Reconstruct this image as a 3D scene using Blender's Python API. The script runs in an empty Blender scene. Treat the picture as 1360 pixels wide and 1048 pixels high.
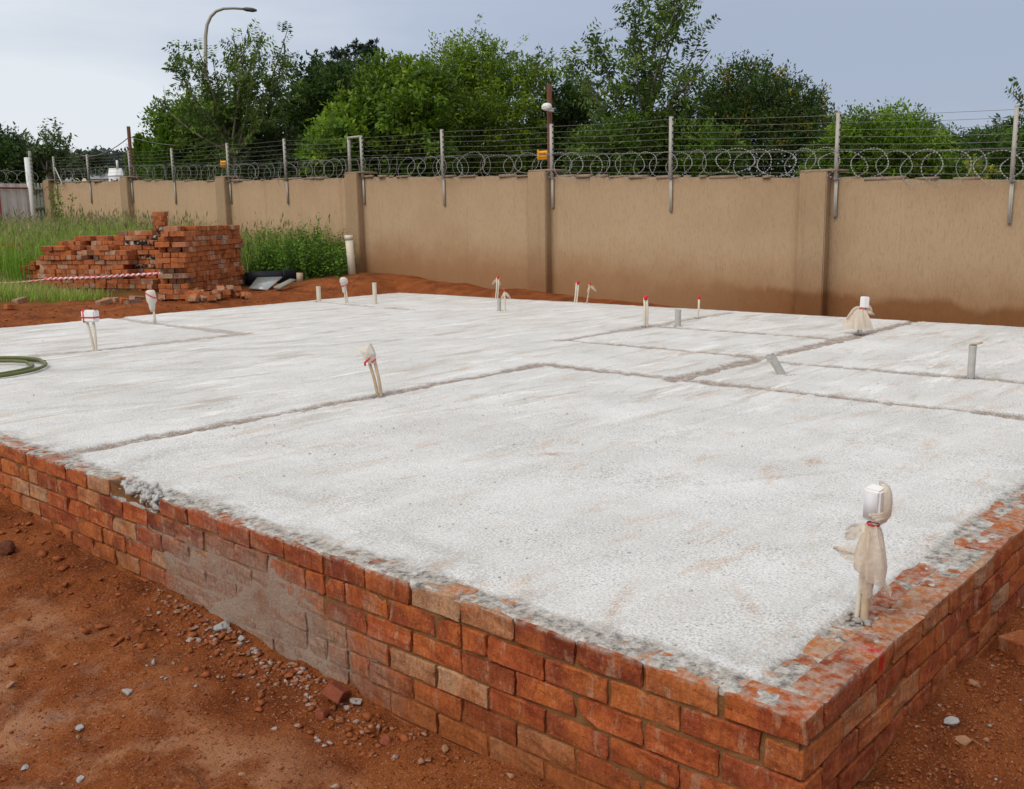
import bpy, bmesh, math, random
import numpy as np
from mathutils import Vector, Matrix

S = bpy.context.scene
COL = S.collection
rng = np.random.default_rng(7)
random.seed(7)
R = math.radians

# ------------------------------------------------------------------ camera
CAM = np.array([-2.05874, -0.91983, 1.17676])
CR = np.array([0.66335994, -0.74812401, -0.01624978])
CU = np.array([0.14282376, 0.10526543, 0.98413442])
CF = np.array([0.73454405, 0.65515621, -0.17667876])
FPX = 1297.49
cd = bpy.data.cameras.new('camera')
cam = bpy.data.objects.new('camera', cd)
COL.objects.link(cam)
cam.matrix_world = Matrix(((CR[0], CU[0], -CF[0], CAM[0]), (CR[1], CU[1], -CF[1], CAM[1]),
                           (CR[2], CU[2], -CF[2], CAM[2]), (0, 0, 0, 1)))
cd.sensor_width = 36.0
cd.sensor_fit = 'HORIZONTAL'
cd.lens = FPX / 1360 * 36
cd.clip_start = 0.05
cd.clip_end = 2000
S.camera = cam

# ------------------------------------------------------------------ light
SUN_DIR = Vector((-0.85, 0.0, 0.95)).normalized()
w = bpy.data.worlds.new('World')
S.world = w
w.use_nodes = True
wn = w.node_tree
wn.nodes.clear()
wo = wn.nodes.new('ShaderNodeOutputWorld')
bg = wn.nodes.new('ShaderNodeBackground')
bg.inputs['Strength'].default_value = 0.1
sk = wn.nodes.new('ShaderNodeTexSky')
sk.sky_type = 'NISHITA'
sk.sun_disc = False
sk.sun_elevation = math.asin(SUN_DIR.z)
sk.sun_rotation = math.atan2(SUN_DIR.x, SUN_DIR.y)
sk.dust_density = 2.0
tc = wn.nodes.new('ShaderNodeTexCoord')
# overcast layer: broad soft cloud masses, whiter towards the sun's side of the sky
mp = wn.nodes.new('ShaderNodeMapping')
mp.inputs['Scale'].default_value = (1.0, 1.0, 5.0)
wn.links.new(tc.outputs['Generated'], mp.inputs['Vector'])
cn = wn.nodes.new('ShaderNodeTexNoise')
cn.inputs['Scale'].default_value = 1.7
cn.inputs['Detail'].default_value = 5
cn.inputs['Roughness'].default_value = 0.5
wn.links.new(mp.outputs['Vector'], cn.inputs['Vector'])
dotn = wn.nodes.new('ShaderNodeVectorMath')
dotn.operation = 'DOT_PRODUCT'
dotn.inputs[1].default_value = Vector((-0.62, 0.76, -0.25)).normalized()
wn.links.new(tc.outputs['Generated'], dotn.inputs[0])
mm = wn.nodes.new('ShaderNodeMath')
mm.operation = 'MULTIPLY_ADD'
mm.inputs[1].default_value = 0.95
wn.links.new(cn.outputs['Fac'], mm.inputs[0])
wn.links.new(dotn.outputs['Value'], mm.inputs[2])
cr = wn.nodes.new('ShaderNodeValToRGB')
cr.color_ramp.elements[0].position = 0.18
cr.color_ramp.elements[0].color = (2.45, 2.82, 3.65, 1)
cr.color_ramp.elements[1].position = 1.06
cr.color_ramp.elements[1].color = (5.3, 5.55, 5.85, 1)
e = cr.color_ramp.elements.new(0.62)
e.color = (3.05, 3.45, 4.3, 1)
sc_ = wn.nodes.new('ShaderNodeMath')
sc_.operation = 'MULTIPLY'
sc_.inputs[1].default_value = 0.6667
sp0 = wn.nodes.new('ShaderNodeSeparateXYZ')
wn.links.new(tc.outputs['Generated'], sp0.inputs[0])
lowh = wn.nodes.new('ShaderNodeMapRange')      # paler towards the horizon
lowh.inputs['From Min'].default_value = 0.16
lowh.inputs['From Max'].default_value = 0.0
lowh.inputs['To Max'].default_value = 0.32
wn.links.new(sp0.outputs[2], lowh.inputs['Value'])
ad0 = wn.nodes.new('ShaderNodeMath')
ad0.operation = 'ADD'
wn.links.new(mm.outputs[0], ad0.inputs[0])
wn.links.new(lowh.outputs['Result'], ad0.inputs[1])
wn.links.new(ad0.outputs[0], sc_.inputs[0])
for el in cr.color_ramp.elements:
    el.position = min(1.0, el.position * 0.6667)
wn.links.new(sc_.outputs[0], cr.inputs['Fac'])
mx = wn.nodes.new('ShaderNodeMixRGB')
mx.inputs['Fac'].default_value = 0.88
wn.links.new(sk.outputs['Color'], mx.inputs['Color1'])
wn.links.new(cr.outputs['Color'], mx.inputs['Color2'])
sp = wn.nodes.new('ShaderNodeSeparateXYZ')
wn.links.new(tc.outputs['Generated'], sp.inputs[0])
el_ = wn.nodes.new('ShaderNodeMapRange')
el_.interpolation_type = 'SMOOTHSTEP'
el_.inputs['From Min'].default_value = 0.12
el_.inputs['From Max'].default_value = 0.75
el_.inputs['To Max'].default_value = 0.8
wn.links.new(sp.outputs[2], el_.inputs['Value'])
mz = wn.nodes.new('ShaderNodeMixRGB')          # the cloud sheet is whiter overhead
wn.links.new(el_.outputs['Result'], mz.inputs['Fac'])
wn.links.new(mx.outputs['Color'], mz.inputs['Color1'])
mz.inputs['Color2'].default_value = (6.0, 5.95, 5.85, 1)
wn.links.new(mz.outputs['Color'], bg.inputs['Color'])
wn.links.new(bg.outputs['Background'], wo.inputs['Surface'])

sd = bpy.data.lights.new('sun', 'SUN')
sd.energy = 1.1
sd.angle = R(40)
sd.color = (1.0, 0.93, 0.83)
sun = bpy.data.objects.new('sun', sd)
COL.objects.link(sun)
sun.rotation_euler = SUN_DIR.to_track_quat('Z', 'Y').to_euler()

vs = S.view_settings
vs.view_transform = 'Standard'
vs.look = 'None'
vs.gamma = 1
vs.use_curve_mapping = False
vs.exposure = 0.62

# ------------------------------------------------------------------ helpers
def at(px, py, depth):
    """world point seen in that direction, 'depth' metres ahead of the photographer"""
    d = CF + CR * ((px - 680) / FPX) - CU * ((py - 524) / FPX)
    return CAM + d * depth

def link(o, parent=None):
    COL.objects.link(o)
    if parent is not None:
        o.parent = parent
    return o

def tag(o, label=None, cat=None, group=None, kind=None):
    if label: o['label'] = label
    if cat: o['category'] = cat
    if group: o['group'] = group
    if kind: o['kind'] = kind
    return o

def thing(name, label, cat, loc=(0, 0, 0), rz=0, group=None):
    o = bpy.data.objects.new(name, None)
    o.empty_display_size = 0.1
    o.location = loc
    o.rotation_euler = (0, 0, rz)
    link(o)
    return tag(o, label, cat, group)

def np_mesh(name, V, F, mat=None, attrs=None, smooth=False):
    """V (n,3); F (m,k) or list of such arrays"""
    me = bpy.data.meshes.new(name)
    if not isinstance(F, (list, tuple)):
        F = [F]
    V = np.asarray(V, np.float32)
    me.vertices.add(len(V))
    me.vertices.foreach_set('co', V.ravel())
    nl = sum(f.size for f in F)
    npoly = sum(len(f) for f in F)
    me.loops.add(nl)
    me.loops.foreach_set('vertex_index', np.concatenate([f.ravel() for f in F]).astype(np.int32))
    me.polygons.add(npoly)
    st, tot, c = [], [], 0
    for f in F:
        k = f.shape[1]
        st.append(c + np.arange(len(f)) * k)
        c += f.size
    me.polygons.foreach_set('loop_start', np.concatenate(st).astype(np.int32))
    if smooth:
        me.polygons.foreach_set('use_smooth', np.ones(npoly, bool))
    me.update(calc_edges=True)
    if attrs:
        for k, a in attrs.items():
            a = np.asarray(a, np.float32)
            if a.ndim == 1:
                at_ = me.attributes.new(k, 'FLOAT', 'POINT')
                at_.data.foreach_set('value', a)
            else:
                at_ = me.attributes.new(k, 'FLOAT_COLOR', 'POINT')
                at_.data.foreach_set('color', np.concatenate([a, np.ones((len(a), 1), np.float32)], 1).ravel())
    if mat:
        me.materials.append(mat)
    return me

def obj(name, me, parent=None, loc=None, rot=None, mat=None):
    o = bpy.data.objects.new(name, me)
    if mat:
        me.materials.append(mat)
    if loc is not None: o.location = loc
    if rot is not None: o.rotation_euler = rot
    return link(o, parent)

class MB:
    """collects simple shapes into one mesh"""
    def __init__(s):
        s.V, s.Q, s.T, s.n = [], [], [], 0
    def add(s, V, Q=None, T=None):
        V = np.asarray(V, float)
        s.V.append(V)
        if Q is not None and len(Q): s.Q.append(np.asarray(Q) + s.n)
        if T is not None and len(T): s.T.append(np.asarray(T) + s.n)
        s.n += len(V)
        return s
    def box(s, c, size, M=None):
        hx, hy, hz = [q / 2 for q in size]
        v = np.array([(x, y, z) for x in (-hx, hx) for y in (-hy, hy) for z in (-hz, hz)])
        if M is not None: v = v @ np.asarray(M).T
        v = v + np.asarray(c)
        return s.add(v, [(0, 1, 3, 2), (4, 6, 7, 5), (0, 4, 5, 1), (2, 3, 7, 6), (0, 2, 6, 4), (1, 5, 7, 3)])
    def tube(s, pts, rad, n=8, cap=True, closed=False):
        pts = np.asarray(pts, float)
        m = len(pts)
        rad = np.broadcast_to(np.asarray(rad, float), (m,))
        tg = np.zeros_like(pts)
        if closed:
            tg = np.roll(pts, -1, 0) - np.roll(pts, 1, 0)
        else:
            tg[1:-1] = pts[2:] - pts[:-2]
            tg[0] = pts[1] - pts[0]
            tg[-1] = pts[-1] - pts[-2]
        tg /= np.linalg.norm(tg, axis=1)[:, None] + 1e-12
        ref = np.array([0, 0, 1.0]) if abs(tg[0][2]) < 0.9 else np.array([1.0, 0, 0])
        a = np.cross(tg[0], ref); a /= np.linalg.norm(a)
        th = np.arange(n) * 2 * np.pi / n
        rings = []
        for i in range(m):
            a = a - tg[i] * (a @ tg[i]); a /= np.linalg.norm(a) + 1e-12
            b = np.cross(tg[i], a)
            rings.append(pts[i] + rad[i] * (np.cos(th)[:, None] * a + np.sin(th)[:, None] * b))
        V = np.concatenate(rings)
        Q = []
        for i in range(m if closed else m - 1):
            i2 = (i + 1) % m
            for k in range(n):
                k2 = (k + 1) % n
                Q.append((i * n + k, i * n + k2, i2 * n + k2, i2 * n + k))
        T = []
        if cap and not closed:
            V = np.concatenate([V, pts[:1], pts[-1:]])
            for k in range(n):
                k2 = (k + 1) % n
                T.append((m * n, k2, k))
                T.append((m * n + 1, (m - 1) * n + k, (m - 1) * n + k2))
        return s.add(V, Q, T)
    def lathe(s, prof, n=14, c=(0, 0, 0), f=None, th0=0, th1=2 * math.pi):
        """prof list of (r,z); f(theta,z,r)->r"""
        full = abs(th1 - th0 - 2 * math.pi) < 1e-6
        th = th0 + (th1 - th0) * np.arange(n + (0 if full else 1)) / n
        m = len(th)
        V = []
        for (r, z) in prof:
            for t in th:
                rr = f(t, z, r) if f else r
                V.append((c[0] + rr * math.cos(t), c[1] + rr * math.sin(t), c[2] + z))
        Q = []
        for i in range(len(prof) - 1):
            for k in range(n):
                k2 = (k + 1) % m
                Q.append((i * m + k, i * m + k2, (i + 1) * m + k2, (i + 1) * m + k))
        return s.add(V, Q)
    def mesh(s, name, mat=None, smooth=False, attrs=None):
        F = []
        if s.Q: F.append(np.concatenate(s.Q))
        if s.T: F.append(np.concatenate(s.T))
        return np_mesh(name, np.concatenate(s.V), F, mat, attrs, smooth)
    def build(s, name, mat, parent=None, smooth=False, loc=None, rot=None):
        return obj(name, s.mesh(name, mat, smooth), parent, loc, rot)

# value noise -------------------------------------------------------
def _h(ix, iy, seed):
    n = (ix.astype(np.int64) * 374761393 + iy.astype(np.int64) * 668265263 + seed * 1442695041) & 0xffffffff
    n = ((n ^ (n >> 13)) * 1274126177) & 0xffffffff
    return ((n ^ (n >> 16)) & 0xffff) / 65535.0

def vnoise(x, y, seed=0):
    x = np.asarray(x, float); y = np.asarray(y, float)
    ix = np.floor(x); iy = np.floor(y)
    fx = x - ix; fy = y - iy
    fx = fx * fx * (3 - 2 * fx); fy = fy * fy * (3 - 2 * fy)
    ix = ix.astype(np.int64); iy = iy.astype(np.int64)
    a = _h(ix, iy, seed); b = _h(ix + 1, iy, seed); c = _h(ix, iy + 1, seed); d = _h(ix + 1, iy + 1, seed)
    return (a * (1 - fx) + b * fx) * (1 - fy) + (c * (1 - fx) + d * fx) * fy

def fbm(x, y, oct=4, seed=0, gain=0.5):
    s = 0; a = 1; t = 0
    for i in range(oct):
        s = s + a * vnoise(x * 2 ** i + 17.3 * i, y * 2 ** i - 9.1 * i, seed + i)
        t += a
        a *= gain
    return s / t

def sstep(a, b, x):
    t = np.clip((x - a) / (b - a), 0, 1)
    return t * t * (3 - 2 * t)

# material helper ---------------------------------------------------
class NT:
    def __init__(s, name):
        s.m = bpy.data.materials.new(name)
        s.m.use_nodes = True
        s.t = s.m.node_tree
        s.t.nodes.clear()
        s.out = s.t.nodes.new('ShaderNodeOutputMaterial')
    def n(s, typ, **kw):
        nd = s.t.nodes.new(typ)
        for k, v in kw.items():
            setattr(nd, k, v)
        return nd
    def put(s, sock, v):
        if isinstance(v, bpy.types.NodeSocket):
            s.t.links.new(v, sock)
        elif v is not None:
            if isinstance(v, tuple) and len(v) == 3 and sock.type == 'RGBA':
                v = v + (1,)
            sock.default_value = v
    def noise(s, vec, scale, detail=4, rough=0.55, dist=0.0):
        nd = s.n('ShaderNodeTexNoise')
        s.put(nd.inputs['Vector'], vec)
        nd.inputs['Scale'].default_value = scale
        nd.inputs['Detail'].default_value = detail
        nd.inputs['Roughness'].default_value = rough
        nd.inputs['Distortion'].default_value = dist
        return nd.outputs['Fac']
    def vor(s, vec, scale, feature='F1'):
        nd = s.n('ShaderNodeTexVoronoi', feature=feature)
        s.put(nd.inputs['Vector'], vec)
        nd.inputs['Scale'].default_value = scale
        return nd.outputs['Distance']
    def map(s, vec, scale=(1, 1, 1), loc=(0, 0, 0), rot=(0, 0, 0)):
        nd = s.n('ShaderNodeMapping')
        s.put(nd.inputs['Vector'], vec)
        nd.inputs['Scale'].default_value = scale
        nd.inputs['Location'].default_value = loc
        nd.inputs['Rotation'].default_value = rot
        return nd.outputs['Vector']
    def math(s, op, a, b=None, c=None, clamp=False):
        nd = s.n('ShaderNodeMath', operation=op, use_clamp=clamp)
        s.put(nd.inputs[0], a)
        if b is not None: s.put(nd.inputs[1], b)
        if c is not None: s.put(nd.inputs[2], c)
        return nd.outputs[0]
    def rng(s, v, a, b, lo=0.0, hi=1.0, smooth=True):
        nd = s.n('ShaderNodeMapRange')
        nd.interpolation_type = 'SMOOTHSTEP' if smooth else 'LINEAR'
        s.put(nd.inputs['Value'], v)
        for k, x in zip(('From Min', 'From Max', 'To Min', 'To Max'), (a, b, lo, hi)):
            s.put(nd.inputs[k], x)
        return nd.outputs['Result']
    def mix(s, f, a, b, blend='MIX'):
        nd = s.n('ShaderNodeMixRGB', blend_type=blend)
        s.put(nd.inputs['Fac'], f)
        s.put(nd.inputs['Color1'], a)
        s.put(nd.inputs['Color2'], b)
        return nd.outputs['Color']
    def ramp(s, f, stops):
        nd = s.n('ShaderNodeValToRGB')
        el = nd.color_ramp.elements
        while len(el) < len(stops): el.new(0.5)
        for e_, (p, c) in zip(el, stops):
            e_.position = p
            e_.color = tuple(c) + (1,)
        s.put(nd.inputs['Fac'], f)
        return nd.outputs['Color']
    def attr(s, name, out='Fac'):
        nd = s.n('ShaderNodeAttribute', attribute_name=name)
        return nd.outputs[out]
    def pos(s):
        return s.n('ShaderNodeNewGeometry').outputs['Position']
    def objc(s):
        return s.n('ShaderNodeTexCoord').outputs['Object']
    def sep(s, v):
        nd = s.n('ShaderNodeSeparateXYZ')
        s.put(nd.inputs[0], v)
        return nd.outputs
    def rnd(s):
        return s.n('ShaderNodeObjectInfo').outputs['Random']
    def bump(s, h, strength=0.5, dist=0.01, normal=None):
        nd = s.n('ShaderNodeBump')
        s.put(nd.inputs['Height'], h)
        nd.inputs['Strength'].default_value = strength
        nd.inputs['Distance'].default_value = dist
        if normal is not None: s.put(nd.inputs['Normal'], normal)
        return nd.outputs['Normal']
    def fin(s, color, rough=0.8, normal=None, metal=0.0, spec=0.3, transl=0.0, transp=0.0):
        p = s.n('ShaderNodeBsdfPrincipled')
        s.put(p.inputs['Base Color'], color)
        s.put(p.inputs['Roughness'], rough)
        s.put(p.inputs['Metallic'], metal)
        p.inputs['Specular IOR Level'].default_value = spec
        if normal is not None: s.put(p.inputs['Normal'], normal)
        sh = p.outputs[0]
        if transl:
            t = s.n('ShaderNodeBsdfTranslucent')
            s.put(t.inputs['Color'], color)
            mxn = s.n('ShaderNodeMixShader')
            mxn.inputs[0].default_value = transl
            s.t.links.new(sh, mxn.inputs[1]); s.t.links.new(t.outputs[0], mxn.inputs[2])
            sh = mxn.outputs[0]
        if transp:
            t = s.n('ShaderNodeBsdfTransparent')
            mxn = s.n('ShaderNodeMixShader')
            mxn.inputs[0].default_value = transp
            s.t.links.new(sh, mxn.inputs[1]); s.t.links.new(t.outputs[0], mxn.inputs[2])
            sh = mxn.outputs[0]
        s.t.links.new(sh, s.out.inputs['Surface'])
        return s.m

def simple(name, col, rough=0.6, metal=0.0, spec=0.3, var=0.12, scale=30, transl=0, transp=0, bump=0.0):
    t = NT(name)
    v = t.objc()
    nz = t.noise(v, scale, 4)
    c = t.mix(nz, tuple(x * (1 - var) for x in col), tuple(min(1, x * (1 + var)) for x in col))
    nm = t.bump(t.noise(v, scale * 3, 3), bump, 0.004) if bump else None
    return t.fin(c, rough, nm, metal, spec, transl, transp)

SOIL = (0.235, 0.066, 0.020)

# ---- brick material
def brick_mat(name, stops, wall=False, burnt=False, pale=0.5):
    t = NT(name)
    r = t.rnd()
    off = t.n('ShaderNodeCombineXYZ')
    t.put(off.inputs[0], t.math('MULTIPLY', r, 37.0))
    t.put(off.inputs[1], t.math('MULTIPLY', r, 91.0))
    ad = t.n('ShaderNodeVectorMath', operation='ADD')
    t.put(ad.inputs[0], t.objc()); t.put(ad.inputs[1], off.outputs[0])
    v = ad.outputs[0]
    r2 = t.math('FRACT', t.math('MULTIPLY', r, 17.37))
    base = t.ramp(r2, stops)
    cloud = t.noise(v, 9, 4)
    base = t.mix(t.rng(cloud, 0.42, 0.62, 0, 0.75), base, t.mix(1.0, base, (0.62, 0.52, 0.50), 'MULTIPLY'))
    base = t.mix(t.rng(t.noise(t.map(v, loc=(5, 3, 1)), 6, 3), 0.48, 0.66, 0, 0.7), base, (0.56, 0.165, 0.042))
    sc = t.noise(t.map(v, scale=(1, 1, 0.3), loc=(9, 2, 4)), 22, 5, 0.65)
    base = t.mix(t.rng(sc, 0.55, 0.66, 0, pale), base, (0.52, 0.33, 0.21))
    base = t.mix(t.rng(t.noise(v, 120, 2), 0.66, 0.72, 0, 0.45), base, (0.48, 0.42, 0.37))
    base = t.mix(t.rng(t.noise(t.map(v, loc=(1, 8, 4)), 120, 3), 0.3, 0.42, 0.5, 0), base, (0.10, 0.03, 0.015))
    rough = 0.85
    if wall:
        p = t.pos()
        x, y, z = t.sep(p)
        n1 = t.noise(p, 5, 5, 0.65)
        # earth splashed up from the ground
        h = t.math('ADD', z, t.math('MULTIPLY', n1, 0.28))
        base = t.mix(t.rng(h, -0.10, -0.36, 0, 0.82), base, (0.30, 0.092, 0.026))
        # slurry of cement run down the left wall
        dy = t.math('DIVIDE', t.math('SUBTRACT', y, 2.32), 0.76)
        zz = t.math('ADD', z, t.math('MULTIPLY', t.math('SUBTRACT', y, 2.3), -0.09))
        dz = t.math('DIVIDE', t.math('ADD', zz, 0.36), 0.27)
        dd = t.math('SQRT', t.math('ADD', t.math('MULTIPLY', dy, dy), t.math('MULTIPLY', dz, dz)))
        dd = t.math('ADD', dd, t.math('MULTIPLY', t.math('SUBTRACT', t.noise(p, 5, 6, 0.75), 0.5), 1.6))
        onleft = t.math('LESS_THAN', x, 0.03)
        m = t.math('MULTIPLY', t.rng(dd, 1.35, 0.5, 0, 0.85), onleft)
        base = t.mix(m, base, t.mix(t.noise(p, 60, 4), (0.255, 0.17, 0.12), (0.41, 0.305, 0.24)))
        # paint dab on the right wall
        px_ = t.math('SUBTRACT', x, 0.475)
        pm = t.math('MULTIPLY', t.rng(t.math('ABSOLUTE', px_), 0.022, 0.012, 0, 1), t.rng(t.math('ADD', z, t.math('MULTIPLY', n1, 0.05)), -0.06, -0.03, 0, 0.85))
        pm = t.math('MULTIPLY', pm, t.math('LESS_THAN', y, 0.07))
        base = t.mix(pm, base, (0.6, 0.01, 0.012))
        # lime on the arris
        base = t.mix(t.math('MULTIPLY', t.rng(z, -0.022, -0.009, 0, 0.55), t.rng(t.noise(p, 30, 4), 0.38, 0.6)), base, (0.5, 0.43, 0.36))
    if burnt:
        base = t.mix(t.rng(t.noise(v, 14, 4), 0.40, 0.55, 0, 1), base, (0.02, 0.017, 0.016))
        base = t.mix(t.rng(t.noise(t.map(v, loc=(3, 3, 3)), 11, 4), 0.55, 0.62, 0, 0.8), base, (0.6, 0.54, 0.46))
    hgt = t.math('ADD', t.math('MULTIPLY', t.noise(v, 34, 6, 0.72), 1.0), t.math('MULTIPLY', t.noise(t.map(v, scale=(1, 1, .35), loc=(2, 0, 6)), 95, 4, 0.7), 0.6))
    base = t.mix(t.rng(t.noise(t.map(v, scale=(1, 1, .4), loc=(7, 7, 2)), 75, 5, 0.75), 0.38, 0.62, 0.5, 0), base, t.mix(1.0, base, (.45, .38, .36), 'MULTIPLY'))
    return t.fin(base, rough, t.bump(hgt, 0.9, 0.012), spec=0.15)

RED = [(0.0, (0.25, 0.062, 0.030)), (0.2, (0.39, 0.092, 0.034)), (0.45, (0.50, 0.128, 0.040)),
       (0.68, (0.36, 0.092, 0.038)), (0.84, (0.52, 0.17, 0.053)), (0.94, (0.50, 0.25, 0.125)), (1.0, (0.54, 0.33, 0.19))]
ORANGE = [(0.0, (0.36, 0.105, 0.038)), (0.25, (0.50, 0.165, 0.058)), (0.5, (0.55, 0.20, 0.078)),
          (0.72, (0.41, 0.125, 0.05)), (0.86, (0.54, 0.30, 0.18)), (0.95, (0.58, 0.40, 0.29)), (1.0, (0.14, 0.07, 0.05))]
PALE = [(0.0, (0.40, 0.27, 0.17)), (0.5, (0.46, 0.34, 0.23)), (1.0, (0.36, 0.22, 0.13))]
M_WBRICK = brick_mat('wall_brick', RED, wall=True)
M_SBRICK = brick_mat('stack_brick', ORANGE, pale=0.45)
M_BURNT = brick_mat('burnt_brick', ORANGE, burnt=True)
M_PALE = brick_mat('pale_brick', PALE)

# ---- soil
def soil_mat():
    t = NT('red_soil')
    p = t.pos()
    big = t.noise(p, 0.9, 5, 0.6)
    c = t.ramp(t.noise(p, 3.2, 6, 0.62), [(0.28, (0.13, 0.035, 0.012)), (0.48, (0.255, 0.070, 0.020)), (0.70, (0.37, 0.118, 0.036))])
    # dry dusty crust patches
    dry = t.math('MULTIPLY', t.rng(t.noise(t.map(p, loc=(3.1, 7.7, 0)), 2.1, 7, 0.68), 0.47, 0.62), t.attr('open'))
    c = t.mix(t.math('MULTIPLY', dry, 0.9), c, t.mix(t.noise(p, 14, 5), (0.43, 0.17, 0.07), (0.56, 0.31, 0.18)))
    ash = t.math('MULTIPLY', t.rng(t.noise(t.map(p, loc=(-3.6, 1.7, 0)), 2.7, 6, 0.7), 0.56, 0.72), t.attr('open'))
    c = t.mix(t.math('MULTIPLY', ash, 0.6), c, (0.36, 0.215, 0.15))
    c = t.mix(t.rng(t.noise(p, 120, 3, 0.7), 0.56, 0.66, 0, 0.8), c, (0.50, 0.24, 0.125))
    c = t.mix(t.rng(t.noise(t.map(p, loc=(2, 2, 2)), 85, 3, 0.7), 0.44, 0.34, 0, 0.85), c, (0.072, 0.019, 0.008))
    c = t.mix(t.math('MULTIPLY', t.attr('turf'), t.rng(big, 0.3, 0.6, 0.4, 0.9)), c, (0.07, 0.075, 0.022))
    hgt = t.math('ADD', t.math('MULTIPLY', t.noise(p, 22, 6, 0.7), 1.2), t.math('MULTIPLY', t.noise(p, 150, 4, 0.7), 0.35))
    return t.fin(c, 0.95, t.bump(hgt, 1.0, 0.03), spec=0.08)
M_SOIL = soil_mat()

# ---- concrete of the slab
def slab_mat():
    t = NT('trowelled_concrete')
    p = t.pos()
    c = t.mix(t.rng(t.noise(p, 1.3, 6, 0.65), 0.3, 0.7), (0.60, 0.597, 0.587), (0.735, 0.735, 0.73))
    c = t.mix(t.rng(t.noise(t.map(p, scale=(1, 1.6, 1), rot=(0, 0, .6), loc=(2.2, 9.1, 0)), 0.55, 6, 0.68), 0.48, 0.68, 0, 0.4), c, (0.56, 0.53, 0.49))
    # trowel sweeps: swirled, broken streaks
    wv = t.n('ShaderNodeVectorMath', operation='MULTIPLY_ADD')
    wc = t.n('ShaderNodeTexNoise'); t.put(wc.inputs['Vector'], p); wc.inputs['Scale'].default_value = 0.55; wc.inputs['Detail'].default_value = 2
    t.put(wv.inputs[0], wc.outputs['Color']); wv.inputs[1].default_value = (0.35, 0.35, 0); t.put(wv.inputs[2], p)
    pw = wv.outputs[0]
    farm = t.rng(t.math('ADD', t.sep(p)[0], t.sep(p)[1]), 3.2, 6.5, 0.25, 1)
    for i, (sc, rot, lo, col, f) in enumerate((((0.5, 2.2, 1), 0.85, 0.53, (0.45, 0.41, 0.36), 0.8),
                                               ((0.3, 3.0, 1), 0.70, 0.55, (0.47, 0.41, 0.345), 0.75),
                                               ((0.5, 3.4, 1), 0.95, 0.54, (0.87, 0.865, 0.85), 0.8),
                                               ((0.8, 7.0, 1), 0.75, 0.58, (0.42, 0.37, 0.315), 0.7))):
        nz = t.noise(t.map(pw, scale=sc, rot=(0, 0, rot), loc=(i * 3.3, i, 0)), 1.7, 8, 0.7, 0.3)
        c = t.mix(t.math('MULTIPLY', t.rng(nz, lo, lo + 0.12, 0, f), farm), c, col)
    # ochre tracked over it
    och = t.rng(t.noise(t.map(pw, scale=(0.7, 2.4, 1), rot=(0, 0, 0.8), loc=(5.5, 2, 0)), 2.6, 8, 0.7), 0.54, 0.66)
    c = t.mix(t.math('MULTIPLY', och, 0.45), c, (0.56, 0.39, 0.27))
    st = t.math('MULTIPLY', t.attr('stain'), t.rng(t.noise(p, 26, 5, 0.7), 0.35, 0.6))
    c = t.mix(st, c, (0.43, 0.23, 0.12))
    dk = t.math('MULTIPLY', t.attr('scrape'), t.rng(t.noise(p, 34, 5, 0.7), 0.32, 0.6))
    c = t.mix(dk, c, (0.33, 0.31, 0.285))
    # marks of the inner walls
    ch = t.math('MULTIPLY', t.attr('chase'), t.rng(t.noise(p, 14, 6, 0.75), 0.34, 0.52, 0.3, 1))
    c = t.mix(ch, c, t.mix(t.noise(p, 9, 5, 0.6), (0.15, 0.105, 0.08), (0.38, 0.295, 0.24)))
    ed = t.math('MULTIPLY', t.attr('edge'), t.rng(t.noise(p, 17, 6, 0.7), 0.30, 0.52, 0.2, 1))
    gr = t.mix(t.rng(t.noise(t.map(p, loc=(4, 4, 0)), 30, 5, 0.75), 0.33, 0.62), (0.12, 0.108, 0.098), (0.50, 0.465, 0.42))
    gr = t.mix(t.rng(t.noise(t.map(p, loc=(1, 7, 0)), 13, 4, 0.6), 0.56, 0.68, 0, 0.75), gr, (0.47, 0.20, 0.10))
    c = t.mix(ed, c, gr)
    # open grain
    fine = t.noise(p, 105, 3, 0.7)
    patchy = t.rng(t.noise(p, 2.3, 4, 0.6), 0.35, 0.65, 0.35, 1)
    c = t.mix(t.math('MULTIPLY', t.rng(fine, 0.47, 0.36, 0, 0.85), patchy), c, (0.30, 0.28, 0.26))
    c = t.mix(t.math('MULTIPLY', t.rng(fine, 0.53, 0.63, 0, 0.55), t.math('SUBTRACT', 1.0, t.attr('edge'))), c, (0.88, 0.875, 0.865))
    pit = t.noise(t.map(p, loc=(3, 1, 2)), 44, 3, 0.7)
    c = t.mix(t.math('MULTIPLY', t.rng(pit, 0.37, 0.31, 0, 0.85), patchy), c, (0.22, 0.20, 0.185))
    drag = t.noise(t.map(p, scale=(1, 0.06, 1), rot=(0, 0, -0.95)), 46, 4, 0.7)
    c = t.mix(t.math('MULTIPLY', t.rng(drag, 0.58, 0.70, 0, 0.45), t.rng(t.noise(t.map(p, loc=(8, 1, 0)), 0.9, 3), 0.45, 0.6)), c, (0.48, 0.455, 0.42))
    hgt = t.math('ADD', t.math('MULTIPLY', fine, 0.5), t.math('ADD', t.math('MULTIPLY', pit, 0.6), t.math('MULTIPLY', t.noise(p, 16, 5, 0.65), 0.7)))
    return t.fin(c, 0.9, t.bump(hgt, 0.9, 0.014), spec=0.12)
M_SLAB = slab_mat()

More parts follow.
